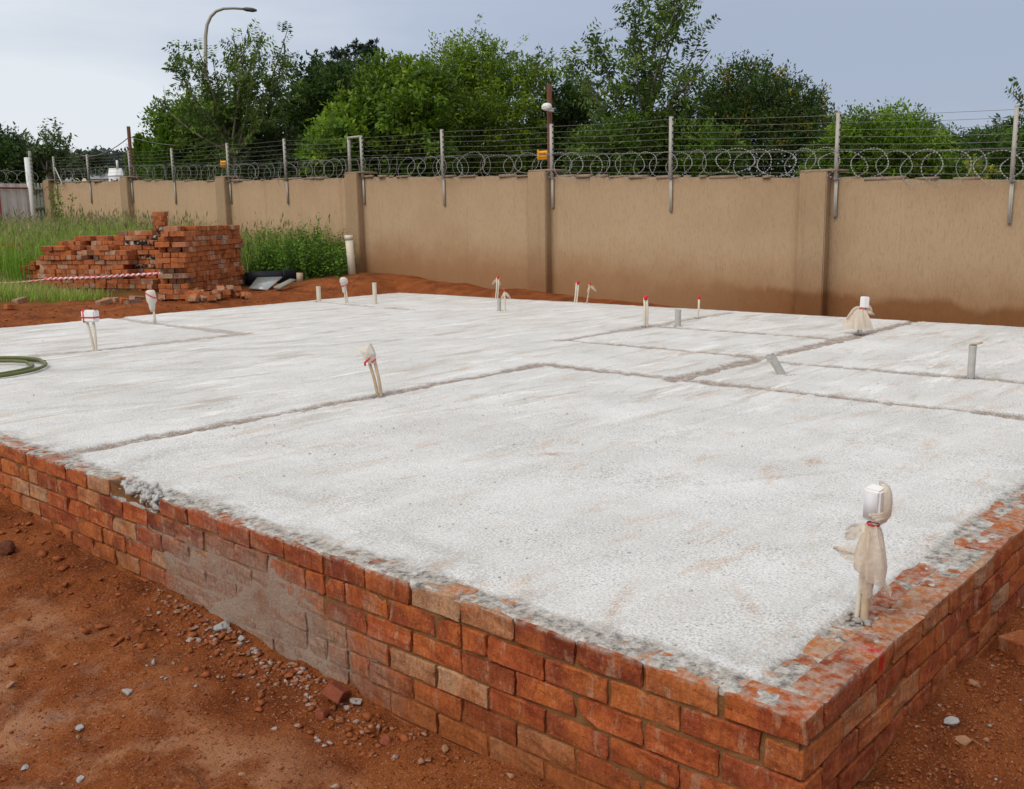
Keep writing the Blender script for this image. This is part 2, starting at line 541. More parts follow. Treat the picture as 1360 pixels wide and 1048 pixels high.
def mortar_mat():
    t = NT('sand_mortar')
    p = t.pos()
    x, y, z = t.sep(p)
    c = t.mix(t.noise(p, 18, 5), (0.15, 0.068, 0.026), (0.27, 0.135, 0.055))
    n1 = t.noise(p, 5, 5, 0.65)
    h = t.math('ADD', z, t.math('MULTIPLY', n1, 0.28))
    c = t.mix(t.rng(h, -0.12, -0.4, 0, 0.85), c, (0.26, 0.078, 0.023))
    dy = t.math('DIVIDE', t.math('SUBTRACT', y, 2.32), 0.76)
    zz = t.math('ADD', z, t.math('MULTIPLY', t.math('SUBTRACT', y, 2.3), -0.09))
    dz = t.math('DIVIDE', t.math('ADD', zz, 0.36), 0.27)
    dd = t.math('SQRT', t.math('ADD', t.math('MULTIPLY', dy, dy), t.math('MULTIPLY', dz, dz)))
    dd = t.math('ADD', dd, t.math('MULTIPLY', t.math('SUBTRACT', t.noise(p, 5, 6, 0.75), 0.5), 1.6))
    m = t.math('MULTIPLY', t.rng(dd, 1.1, 0.6, 0, 0.85), t.math('LESS_THAN', x, 0.04))
    c = t.mix(m, c, (0.27, 0.19, 0.135))
    return t.fin(c, 0.95, t.bump(t.noise(p, 70, 5, 0.7), 0.9, 0.008), spec=0.1)
M_MORTAR = mortar_mat()
M_SPILL = simple('spilt_concrete', (0.44, 0.43, 0.415), 0.95, var=0.35, scale=40, bump=0.8, spec=0.1)

# ---- plaster of the boundary wall
def plaster_mat():
    t = NT('scratched_plaster')
    p = t.pos()
    x, y, z = t.sep(p)
    c = t.mix(t.noise(p, 1.3, 5, 0.6), (0.365, 0.250, 0.150), (0.435, 0.305, 0.192))
    scr = t.noise(t.map(p, scale=(1, 1, 0.22)), 58, 5, 0.8)
    c = t.mix(t.rng(scr, 0.50, 0.36, 0, 0.42), c, (0.225, 0.145, 0.082))
    c = t.mix(t.rng(t.noise(t.map(p, loc=(6, 1, 2)), 0.55, 5, 0.6), 0.5, 0.7, 0, 0.35), c, (0.30, 0.185, 0.105))
    # rain streaks
    stv = t.noise(t.map(p, scale=(1, 1, 0.05), loc=(2, 5, 0)), 6, 5, 0.6)
    c = t.mix(t.rng(stv, 0.56, 0.75, 0, 0.3), c, (0.24, 0.145, 0.08))
    # red earth splashed on the foot of the wall, and a darker damp tide mark
    gl = t.math('MULTIPLY_ADD', y, 0.044, -0.36)
    hh = t.math('SUBTRACT', z, gl)
    hn = t.math('ADD', hh, t.math('MULTIPLY', t.math('SUBTRACT', t.noise(p, 2.2, 6, 0.6), 0.5), 0.7))
    c = t.mix(t.rng(hn, 0.95, 0.10, 0, 0.7), c, (0.245, 0.105, 0.038))
    nearw = t.rng(y, 6.6, 4.6, 0.0, 1)
    tide = t.math('ADD', hh, t.math('MULTIPLY', t.math('SUBTRACT', t.noise(t.map(p, scale=(1, 1, 0.4)), 1.7, 7, 0.66), 0.5), 0.42))
    c = t.mix(t.math('MULTIPLY', t.rng(tide, 0.42, 0.30, 0, 0.72), nearw), c,
              t.mix(t.noise(p, 8, 5), (0.15, 0.052, 0.016), (0.225, 0.092, 0.032)))
    hgt = t.math('ADD', scr, t.math('MULTIPLY', t.noise(p, 100, 3), 0.3))
    return t.fin(c, 0.92, t.bump(hgt, 0.8, 0.02), spec=0.1)
M_PLASTER = plaster_mat()
M_COLLAR = simple('grey_mortar', (0.33, 0.31, 0.29), 0.95, var=0.5, scale=50, bump=0.9)
M_COPING = simple('weathered_coping', (0.30, 0.215, 0.15), 0.95, var=0.4, scale=9, bump=0.6)
M_CHIP = simple('chipped_mortar', (0.45, 0.37, 0.29), 0.95, var=0.3, scale=30)

M_GALV = simple('galvanised_steel', (0.40, 0.375, 0.33), 0.55, metal=0.0, var=0.2, scale=12)
M_WIRE = simple('fence_wire', (0.20, 0.19, 0.175), 0.5, metal=0.5)
M_RAZOR = simple('razor_wire', (0.29, 0.285, 0.27), 0.4, metal=0.3, spec=0.4)
M_BLACK = simple('black_plastic', (0.012, 0.013, 0.02), 0.45)
M_RUST = simple('rusty_steel', (0.115, 0.045, 0.028), 0.85, var=0.5, scale=20)
M_YELLOW = simple('yellow_sign_plastic', (0.75, 0.33, 0.02), 0.5)
M_INK = simple('dark_print', (0.10, 0.05, 0.02), 0.6)
M_PVC = simple('pvc_pipe', (0.63, 0.57, 0.46), 0.45, var=0.14, scale=18)
M_PVCD = simple('dirty_pvc', (0.50, 0.38, 0.26), 0.6, var=0.4, scale=22)
M_PVCG = simple('grey_pvc', (0.44, 0.43, 0.40), 0.6, var=0.3, scale=14)
M_BOX = simple('white_conduit_box', (0.80, 0.79, 0.78), 0.65, var=0.05)
M_BAG = simple('cream_plastic_bag', (0.86, 0.77, 0.66), 0.25, var=0.16, scale=25, transl=0.45, transp=0.22, bump=1.0)
M_BAGW = simple('white_plastic_bag', (0.74, 0.69, 0.62), 0.35, var=0.14, scale=20, transl=0.25, bump=0.5)
M_TAPE = simple('red_tape', (0.62, 0.025, 0.03), 0.4, var=0.2)
M_TAPEW = simple('white_tape', (0.72, 0.58, 0.56), 0.5)
M_TAPEP = simple('pink_red_tape', (0.58, 0.07, 0.10), 0.5)
M_HOSE = simple('green_hose', (0.115, 0.125, 0.035), 0.4, var=0.25, scale=15)
M_WHITE = simple('white_paint', (0.72, 0.72, 0.70), 0.6)
M_ROOF = simple('grey_roof', (0.30, 0.31, 0.33), 0.7, var=0.2, scale=2)
M_GABLE = simple('cream_gable', (0.62, 0.60, 0.36), 0.8)
M_LAMP = simple('lamp_post_steel', (0.30, 0.29, 0.24), 0.55, metal=0.3)
M_LAMPH = simple('lamp_head', (0.06, 0.065, 0.06), 0.4)
M_BARK = simple('bark', (0.085, 0.062, 0.043), 0.95, var=0.4, scale=12, bump=0.6)
M_BARKG = simple('grey_bark', (0.15, 0.125, 0.10), 0.95, var=0.35, scale=12, bump=0.6)
M_SHEET = simple('weathered_sheet_metal', (0.60, 0.53, 0.50), 0.6, metal=0.0, var=0.15, scale=4)
M_REDSTEEL = simple('red_oxide_steel', (0.26, 0.045, 0.035), 0.7, var=0.25)
M_GREYBOARD = simple('grey_timber', (0.27, 0.27, 0.22), 0.9, var=0.3, scale=15)
M_GLASS = simple('dusty_glass_sheet', (0.34, 0.36, 0.37), 0.22, var=0.3, scale=14, spec=0.6)
M_WOOD = simple('pale_timber', (0.48, 0.38, 0.27), 0.85, var=0.25, scale=20)
M_STONE = simple('grey_stone', (0.34, 0.325, 0.315), 0.9, var=0.4, scale=40, bump=0.8)
def dusty(name, col):
    t = NT(name)
    v = t.pos()
    c = t.mix(t.noise(v, 60, 3), tuple(x * .7 for x in col), tuple(x * 1.3 for x in col))
    c = t.mix(t.rng(t.noise(v, 28, 4, .7), .38, .58), c, (.26, .085, .03))
    return t.fin(c, .95, t.bump(t.noise(v, 120, 3), .6, .004), spec=.1)
M_GRITG = dusty('dusty_grey_grit', (.36, .32, .29)); M_GRITT = dusty('dusty_tan_grit', (.33, .18, .11)); M_GRITR = dusty('dusty_red_grit', (.24, .066, .036))
M_STONET = simple('tan_stone', (0.31, 0.165, 0.092), 0.95, var=0.35, scale=40, bump=0.8)
M_STONER = simple('red_brick_chip', (0.24, 0.066, 0.034), 0.95, var=0.35, scale=40, bump=0.8)
M_CLODR = simple('red_soil_clod', (0.26, 0.073, 0.022), 0.95, var=0.6, scale=9, bump=1.0)
M_CLOD = simple('dark_soil_clod', (0.10, 0.030, 0.013), 0.95, var=0.5, scale=30, bump=1.0)

def leaf_mat(name, transl=0.35):
    t = NT(name)
    c = t.attr('tint', 'Color')
    return t.fin(c, 0.5, None, spec=0.3, transl=transl)
M_LEAF = leaf_mat('foliage', .42)
M_GRASS = leaf_mat('grass_blades', 0.3)

# ------------------------------------------------------------------ ground
def gz(x, y):
    x = np.asarray(x, float); y = np.asarray(y, float)
    s = y + 0.35 * np.maximum(x, 0)
    z = np.interp(s, [-60, -3, 2, 4.2, 6, 8, 11.4, 14, 16.3, 35, 120, 300], [-0.66, -0.60, -0.52, -0.44, -0.3, -0.17, -0.03, 0.05, 0.15, 0.66, 1.2, 2.0])
    # trench side falls away from the plinth
    dleft = np.maximum(-x, 0)
    near = sstep(7.5, 5, y) * sstep(-2.5, -0.8, y)
    z = z + near * (x < 0.15) * (0.05 * np.exp(-(dleft / 0.16) ** 2) - 0.06 * sstep(0.3, 1.2, dleft))
    z = z + 0.10 * np.exp(-((y - 4.9) / 0.8) ** 2 - (dleft / 0.45) ** 2) * (x < 0.15) * 0.6
    dr = np.maximum(-y, 0)
    nr = sstep(-0.3, 0.3, x) * sstep(0.3, 0, y) * sstep(9, 6, x)
    z = z + nr * (0.17 * np.exp(-(dr / 0.30) ** 2) + 0.04)
    # mound left behind the far corner
    z = z + 0.13 * np.exp(-((x - 9.3) / 0.8) ** 2 - ((y - 12.6) / 1.3) ** 2)
    z = z + 0.08 * np.exp(-((x - 7.9) / 0.7) ** 2 - ((y - 12.4) / 0.7) ** 2)
    z = z + 0.06 * np.exp(-((x - 9.5) / 0.35) ** 2) * sstep(7, 9, y) * sstep(13, 11, y)
    z = z + 0.035 * sstep(10.6, 11.3, y) * sstep(13.2, 11.8, y) * (x < 9)
    # lumps
    far = np.clip((np.hypot(x + 2, y + 1) - 8) / 20, 0, 1)
    z = z + (fbm(x * 1.6, y * 1.6, 3, 3) - 0.5) * 0.11 + (fbm(x * 7, y * 7, 4, 11) - 0.5) * 0.062 * (1 - far)
    cl = np.maximum(vnoise(x * 19, y * 19, 31) - 0.62, 0) * (vnoise(x * 2.3, y * 2.3, 41) > 0.45)
    z = z + cl * 0.075 * (1 - far)
    ox = np.maximum(np.maximum(-x, x - 8.92), 0); oy = np.maximum(np.maximum(-y, y - 11.34), 0)
    z = np.minimum(z, -0.014 + 0.55 * np.hypot(ox, oy))
    return z

def g1(x, y):
    return float(gz(np.array([x]), np.array([y]))[0])

def ground_at(px, py):
    d = CF + CR * ((px - 680) / FPX) - CU * ((py - 524) / FPX)
    z = -0.5 if py > 600 else 0.05
    for _ in range(12):
        q = CAM + d * ((z - CAM[2]) / d[2])
        z = g1(q[0], q[1])
    return np.array([q[0], q[1], z])

def spaced(segs):
    out = []
    for a, b, st in segs:
        n = max(1, int(round((b - a) / st)))
        out.append(np.linspace(a, b, n, endpoint=False))
    out.append(np.array([segs[-1][1]]))
    return np.concatenate(out)

xs = spaced([(-400, -60, 60), (-60, -6, 4), (-6, -2.2, 0.12), (-2.2, 0.12, 0.02), (0.12, 3.2, 0.035), (3.2, 11, 0.09), (11, 60, 2), (60, 500, 60)])
ys = spaced([(-400, -60, 60), (-60, -4, 4), (-4, -1.6, 0.12), (-1.6, 5.6, 0.024), (5.6, 11, 0.3), (11, 15.5, 0.07), (15.5, 30, 0.5), (30, 120, 6), (120, 600, 60)])
X, Y = np.meshgrid(xs, ys, indexing='ij')
Z = gz(X, Y)
ny = len(ys)
idx = np.arange(len(xs) * ny).reshape(len(xs), ny)
F = np.stack([idx[:-1, :-1], idx[1:, :-1], idx[1:, 1:], idx[:-1, 1:]], -1).reshape(-1, 4)
inside = ((X[:-1, :-1] > 0.2) & (X[1:, 1:] < 8.7) & (Y[:-1, :-1] > 0.2) & (Y[1:, 1:] < 11.1)).ravel()
F = F[~inside]
opn = sstep(-0.15, -0.6, X) * sstep(5.5, 3.6, Y)
turf = np.clip(sstep(13.6, 15.5, Y + 0.2 * X) + sstep(10.3, 12, X) + sstep(4, 7, -X), 0, 1)
ground = obj('ground', np_mesh('ground', np.stack([X, Y, Z], -1).reshape(-1, 3), F, M_SOIL,
             {'open': opn.ravel(), 'turf': turf.ravel()}, True))
tag(ground, 'red-brown bare earth of the building site', kind='structure')

# ------------------------------------------------------------------ foundation
LX, LY = 8.92, 11.34
found = thing('house_foundation', 'new house foundation of red brick plinth under a white concrete slab', 'foundation', (0, 0, -0.5))
FO = Vector((0, 0, 0.5))
def fpart(name, me):
    o = obj(name, me, found)
    o.location = FO
    return o

# slab top: one dense sheet, worked by hand
gx = spaced([(0.006, 0.3, 0.0125), (0.3, 3.4, 0.024), (3.4, LX, 0.045)])
gy = spaced([(0.006, 0.3, 0.0125), (0.3, 4.6, 0.024), (4.6, LY, 0.055)])
X, Y = np.meshgrid(gx, gy, indexing='ij')
def segmask(pts, wd, soft, seed):
    m = np.zeros_like(X)
    wob = (fbm(X * 2, Y * 2, 4, seed) - 0.5) * 0.11 + (fbm(X * 13, Y * 13, 4, seed + 5) - 0.5) * 0.09
    for (a, b) in zip(pts[:-1], pts[1:]):
        a = np.array(a); b = np.array(b)
        d = b - a; L2 = d @ d
        t_ = np.clip(((X - a[0]) * d[0] + (Y - a[1]) * d[1]) / L2, 0, 1)
        ds = np.hypot(X - a[0] - t_ * d[0], Y - a[1] - t_ * d[1])
        m = np.maximum(m, sstep(wd + soft * .45, wd - soft * 0.1, ds + wob))
    return m
CH = [([(0.05, 4.18), (4.06, 4.18), (4.06, 0.0)], 0.055, 0.04, 1.0),
      ([(4.02, 2.90), (8.9, 2.90)], 0.062, 0.035, 1.0),
      ([(5.39, 5.07), (8.7, 5.07)], 0.06, 0.04, 0.85),
      ([(5.42, 5.07), (5.39, 2.95)], 0.05, 0.035, 0.9),
      ([(6.94, 5.05), (6.96, 2.95)], 0.045, 0.035, 0.85),
      ([(5.25, 2.70), (5.36, 0.2)], 0.045, 0.035, 0.85),
      ([(1.3, 8.45), (2.25, 8.28), (3.95, 8.30)], 0.07, 0.06, 0.75),
      ([(4.0, 11.3), (3.92, 10.2), (3.9, 8.35)], 0.06, 0.06, 0.7),
      ([(7.0, 11.2), (6.88, 8.8)], 0.05, 0.04, 0.75)]
chase = np.zeros_like(X)
for i, (pts, wd, sf, am) in enumerate(CH):
    chase = np.maximum(chase, am * segmask(pts, wd, sf, 50 + i * 7))
wob = (fbm(X * 2.2, Y * 2.2, 4, 77) - 0.5) * 0.07 + (fbm(X * 14, Y * 14, 4, 78) - 0.5) * 0.07
eL = sstep(0.135, 0.095, X + wob)
eR = sstep(0.205, 0.17, Y + wob * 0.5)
soft = np.maximum(0.6 * sstep(0.34, 0.05, X + wob * 2), 0.45 * sstep(0.40, 0.1, Y + wob * 2))
edge = np.clip(np.maximum(np.maximum(eL, eR), soft * sstep(0.45, 0.6, fbm(X * 9, Y * 9, 4, 79))), 0, 1)
# lobes of earth stain and long float scrapes
stain = np.zeros_like(X); scrape = np.zeros_like(X)
def blob(tgt, x, y, rx, ry, ang, amp):
    dx = X - x; dy = Y - y
    c, s_ = math.cos(ang), math.sin(ang)
    q = ((dx * c + dy * s_) / rx) ** 2 + ((-dx * s_ + dy * c) / ry) ** 2
    np.maximum(tgt, amp * np.exp(-q), out=tgt)
for b in [(1.669, 2.155, .10, .03, -.75, .95), (2.329, 1.051, .06, .05, .4, .8), (2.1, 1.17, .10, .015, .2, .6), (2.9, 3.2, .16, .05, -.7, .5), (3.6, 2.4, .2, .05, -.7, .45),
          (5.9, 2.05, .5, .018, 2.35, .6), (5.75, 1.7, .45, .016, 2.2, .7), (6.1, 1.2, .4, .02, 2.3, .5), (5.2, 3.6, .3, .07, -.6, .5),
          (4.9, 7.2, .5, .05, -.7, .5), (3.0, 6.5, .6, .05, -.75, .5), (2.2, 9.3, .8, .07, -.6, .45), (6.2, 6.4, .5, .04, -.7, .6), (0.30, 0.75, .20, .02, .35, .6), (0.55, 0.45, .16, .02, .8, .5)]:
    blob(stain, *b)
for b in [(1.95, 1.05, .30, .014, -.55, .8), (1.5, 1.5, .35, .012, -.5, .45), (1.2, 7.4, 1.2, .10, -.65, .7), (3.0, 7.3, 1.1, .10, -.7, .65), (2.0, 6.5, .8, .06, -.7, .5),
          (4.3, 6.5, 1.0, .05, -.8, .45), (0.4, 2.6, .25, .06, 1.5, .5), (0.3, 1.6, .35, .05, 1.5, .5), (6.5, 7.6, .7, .05, -.7, .5), (0.35, 3.75, .2, .07, .3, .6), (1.0, 5.3, .8, .05, -.6, .4)]:
    blob(scrape, *b)
Z = (fbm(X * 1.3, Y * 1.3, 3, 5) - 0.5) * 0.010 + (fbm(X * 12, Y * 12, 4, 9) - 0.5) * 0.0075 + (vnoise(X * 46, Y * 46, 6) - 0.5) * 0.0028
Z -= chase * (0.010 + 0.012 * (fbm(X * 20, Y * 20, 3, 23) - 0.3))
rough_e = (fbm(X * 9, Y * 9, 4, 61) - 0.5) * 0.016
Z = Z - eL * (0.0030 - rough_e * .7) - np.where(Y < 0.26, eR * (0.0100 - rough_e * 1.1), 0)
Z = np.where(X < 0.012, Z - 0.008, Z)
Z = np.where(Y < 0.02, -0.022, Z)
# broken-out place where two plinth bricks are missing
holem = sstep(0.10, 0.06, X) * sstep(3.00, 3.05, Y) * sstep(3.52, 3.47, Y)
Z = Z - holem * 0.07
ny = len(gy)
idx = np.arange(X.size).reshape(X.shape)
F = np.stack([idx[:-1, :-1], idx[1:, :-1], idx[1:, 1:], idx[:-1, 1:]], -1).reshape(-1, 4)
V = np.stack([X, Y, Z], -1).reshape(-1, 3)
# skirt
rim = np.concatenate([idx[:, 0], idx[-1, 1:], idx[-2::-1, -1], idx[0, -2:0:-1]])
sk_v = V[rim].copy(); sk_v[:, 2] -= 0.03; sk_v[:, 0] += np.where(sk_v[:, 0] < 0.1, .012, 0); sk_v[:, 1] += np.where(sk_v[:, 1] < 0.1, .012, 0)
n0 = len(V)
V = np.concatenate([V, sk_v])
kk = np.arange(len(rim)); k2 = (kk + 1) % len(rim)
FS = np.stack([rim[kk], n0 + kk, n0 + k2, rim[k2]], -1)
ext = lambda a: np.concatenate([a.ravel(), a.ravel()[rim]])
fpart('slab', np_mesh('slab', V, [np.concatenate([F, FS])], M_SLAB,
      {'chase': ext(chase), 'edge': ext(edge), 'stain': ext(stain), 'scrape': ext(scrape)}, True))

# mortar bed behind the bricks (relief sheet on the two faces seen)
def mortar_face(axis, length, seed):
    u = spaced([(0, min(6.0, length), 0.016), (min(6.0, length), length, 0.3)])
    v_ = np.linspace(-0.72, -0.02, 48)
    U, W = np.meshgrid(u, v_, indexing='ij')
    d = 0.0125 + (fbm(U * 22, W * 22, 5, seed) - 0.5) * 0.030
    d = np.where(U < 0.012, 0.012, d)
    P3 = np.stack([d, U, W], -1) if axis == 'x' else np.stack([U, d, W], -1)
    ii = np.arange(U.size).reshape(U.shape)
    f = np.stack([ii[:-1, :-1], ii[1:, :-1], ii[1:, 1:], ii[:-1, 1:]], -1).reshape(-1, 4)
    if axis == 'x': f = f[:, ::-1]
    return P3.reshape(-1, 3), f
Va, Fa = mortar_face('x', LY, 3)
Vb, Fb = mortar_face('y', LX, 4)
fpart('mortar', np_mesh('mortar', np.concatenate([Va, Vb]), [np.concatenate([Fa, Fb + len(Va)])], M_MORTAR, None, True))
mb = MB(); mb.box(((0.03 + LX) / 2, (0.03 + LY) / 2, -0.42), (LX - 0.03, LY - 0.03, 0.6))
fpart('core', mb.mesh('core', M_MORTAR))

def brick_mesh(l, wd, h, seed, mat, cuts=2, bev=0.0038, jit=0.0016):
    bm = bmesh.new()
    bmesh.ops.create_cube(bm, size=1)
    bmesh.ops.scale(bm, vec=(l, wd, h), verts=bm.verts)
    rr = random.Random(seed)
    for v in bm.verts:
        v.co += Vector((rr.uniform(-1, 1), rr.uniform(-1, 1), rr.uniform(-1, 1))) * 0.0028
    bmesh.ops.bevel(bm, geom=list(bm.edges), offset=bev * rr.uniform(0.6, 1.3), segments=1, affect='EDGES')
    if cuts:
        le = [e_ for e_ in bm.edges if e_.calc_length() > 0.04]
        bmesh.ops.subdivide_edges(bm, edges=le, cuts=cuts, use_grid_fill=True)
        for v in bm.verts:
            v.co += Vector((rr.gauss(0, 1), rr.gauss(0, 1), rr.gauss(0, 1))) * jit
        # a knocked corner
        if rr.random() < 0.6:
            c0 = Vector((rr.choice((-1, 1)) * l / 2, rr.choice((-1, 1)) * wd / 2, rr.choice((-1, 1)) * h / 2))
            for v in bm.verts:
                dd = (v.co - c0).length
                if dd < 0.035: v.co += (-c0.normalized()) * (0.035 - dd) * 0.55
    me = bpy.data.meshes.new('brick')
    bm.to_mesh(me)
    bm.free()
    me.materials.append(mat)
    for p_ in me.polygons: p_.use_smooth = False
    return me
WB = [brick_mesh(0.221, 0.104, 0.073, s_, M_WBRICK) for s_ in range(10)]
WH = [brick_mesh(0.104, 0.104, 0.073, 40 + s_, M_WBRICK, 1) for s_ in range(4)]

def joined(name, items, mat, parent, loc=None):
    """items: list of (mesh, Matrix); one mesh, kind stuff"""
    Vs, Fs, n = [], {}, 0
    for me, M in items:
        co = np.empty(len(me.vertices) * 3, np.float32)
        me.vertices.foreach_get('co', co)
        co = co.reshape(-1, 3) @ np.array(M.to_3x3()).T + np.array(M.translation)
        Vs.append(co)
        for p_ in me.polygons:
            vv = [i + n for i in p_.vertices]
            Fs.setdefault(len(vv), []).append(vv)
        n += len(co)
    me = np_mesh(name, np.concatenate(Vs), [np.array(f) for f in Fs.values()], mat)
    o = obj(name, me, parent)
    if loc is not None: o.location = loc
    o['kind'] = 'stuff'
    return o

rb = random.Random(5)
extra = []
def place_wb(me, x, y, z, rz, single=True):
    M = Matrix.Translation((x + rb.gauss(0, .0015), y + rb.gauss(0, .0015), z + rb.gauss(0, .0012))) @ \
        Matrix.Rotation(rz + rb.gauss(0, .006), 4, 'Z') @ Matrix.Rotation(rb.gauss(0, .010), 4, 'Y') @ Matrix.Rotation(rb.choice((0, math.pi)), 4, 'X')
    if single:
        o = bpy.data.objects.new('brick', me)
        link(o, found)
        o.matrix_local = Matrix.Translation(FO) @ M
    else:
        extra.append((me, M))
# z of course c centre
cz = lambda c: -0.006 - 0.0365 - c * 0.085
for c in range(8):
    odd = c % 2
    # left face (x = 0)
    y = 0.116 if odd else 0.0
    k = 0
    while y + 0.222 < LY:
        skip = (c == 0 and 3.0 < y < 3.4)
        if not skip:
            half = (rb.random() < 0.03 and c > 0)
            vis = y < 5.3 and c < 7
            if half:
                place_wb(rb.choice(WH), 0.052, y + 0.052, cz(c), R(90), vis)
                place_wb(rb.choice(WH), 0.052, y + 0.168, cz(c), R(90), vis)
            else:
                place_wb(rb.choice(WB), 0.053, y + 0.111, cz(c), R(90), vis)
        y += 0.232
        k += 1
    # right face (y = 0)
    x = 0.0 if odd else 0.116
    while x + 0.222 < LX:
        vis = x < 2.6 and c < 6
        place_wb(rb.choice(WB), x + 0.111, 0.053, cz(c), 0, vis)
        if c == 0 and x > 0.1:
            place_wb(rb.choice(WB), x + 0.111, 0.155, cz(c) - .004, 0, vis)
        x += 0.232
o = joined('brick', extra, M_WBRICK, found, FO)

def lump(r, seed, sub=2, sq=(1, 1, 0.7), amp=0.35, mat=None, name='lump'):
    bm = bmesh.new()
    bmesh.ops.create_icosphere(bm, subdivisions=sub, radius=1)
    rr = random.Random(seed)
    ph = [Vector((rr.uniform(-1, 1), rr.uniform(-1, 1), rr.uniform(-1, 1))).normalized() for _ in range(9)]
    am = [rr.uniform(0.2, 1) for _ in range(9)]
    for v in bm.verts:
        n = v.co.normalized()
        d = 1.0
        for p_, a_ in zip(ph, am):
            t_ = n.dot(p_)
            if t_ > 0.55: d -= amp * a_ * (t_ - 0.55)      # facets knocked off
        d += rr.gauss(0, 0.035)
        v.co = Vector((n.x * d * r * sq[0], n.y * d * r * sq[1], n.z * d * r * sq[2]))
    me = bpy.data.meshes.new(name)
    bm.to_mesh(me); bm.free()
    if mat: me.materials.append(mat)
    return me

def shard(r, seed, n=10, mat=None, name='stone', sq=(1.15, .95, .6)):
    rr = random.Random(seed)
    bm = bmesh.new()
    for _ in range(n):
        v = Vector((rr.gauss(0, 1), rr.gauss(0, 1), rr.gauss(0, 1))).normalized() * rr.uniform(.72, 1.1)
        bm.verts.new((v.x * r * sq[0], v.y * r * sq[1], v.z * r * sq[2]))
    res_ = bmesh.ops.convex_hull(bm, input=list(bm.verts))
    bmesh.ops.delete(bm, geom=[g_ for g_ in res_['geom_interior'] if isinstance(g_, bmesh.types.BMVert)], context='VERTS')
    if n > 12:
        bmesh.ops.bevel(bm, geom=list(bm.edges), offset=r * .08, segments=1, affect='EDGES')
    me = bpy.data.meshes.new(name); bm.to_mesh(me); bm.free()
    if mat: me.materials.append(mat)
    return me
# concrete that burst out over the gap in the top course
items = []
for i in range(150):
    a = rb.random()
    items.append((shard((0.007 + 0.022 * rb.random() ** 2), 300 + i, 12, None, 'spill', (1, 1.2, .7)),
                  Matrix.Translation((rb.uniform(-0.004, 0.085), 3.01 + 0.37 * a, rb.uniform(-0.06 + .03 * a, -0.004))) @ Matrix.Rotation(rb.uniform(0, 6), 4, 'Z') @ Matrix.Rotation(rb.uniform(0, 6), 4, 'X')))
Vs = joined('concrete_spill', items, M_SPILL, found, FO)
del Vs['kind']

# crumbs lying on the slab
items = []
for i in range(260):
    x, y = (rb.uniform(0.1, 8.5), rb.uniform(0.2, 11)) if i % 2 else (rb.uniform(0.02, 3), rb.uniform(0.02, 4.2))
    r_ = rb.uniform(0.003, 0.008)
    items.append((lump(r_, i % 12, 1), Matrix.Translation((x, y, 0.002))))
o = joined('concrete_crumbs', items, M_SPILL, None)
tag(o, 'tiny concrete crumbs scattered over the white slab', 'crumbs')

u = np.arange(1.3, 3.5, 0.014); v_ = np.arange(-0.66, -0.08, 0.014)
U, W = np.meshgrid(u, v_, indexing='ij')
zc = -0.40 + 0.09 * (U - 2.3)
q_ = np.hypot((U - 2.36) / 0.72, (W - zc) / 0.25) + (fbm(U * 5, W * 5, 5, 91) - 0.5) * 1.6
mk = sstep(1.15, 0.45, q_)
d = 0.013 - mk * 0.0145 + (fbm(U * 9, W * 9, 5, 92) - 0.5) * 0.022 + (fbm(U * 40, W * 40, 3, 93) - 0.5) * 0.006
ii = np.arange(U.size).reshape(U.shape)
f = np.stack([ii[:-1, :-1], ii[1:, :-1], ii[1:, 1:], ii[:-1, 1:]], -1).reshape(-1, 4)[:, ::-1]
keep = (mk.ravel()[f].max(1) > 0.02)
t = NT('cement_slurry')
p = t.pos()
c = t.mix(t.noise(p, 40, 5, 0.75), (0.235, 0.165, 0.12), (0.43, 0.325, 0.26))
c = t.mix(t.rng(t.noise(p, 6, 5), 0.5, 0.7, 0, 0.6), c, (0.26, 0.105, 0.045))
M_SLURRY = t.fin(c, 0.95, t.bump(t.noise(p, 70, 5, 0.75), 1.0, 0.01), spec=0.1)
o_ = fpart('cement_smear', np_mesh('cement_smear', np.stack([d, U, W], -1).reshape(-1, 3), f[keep], M_SLURRY, None, True))
o_['label'] = 'grey cement slurry smeared over the bricks'

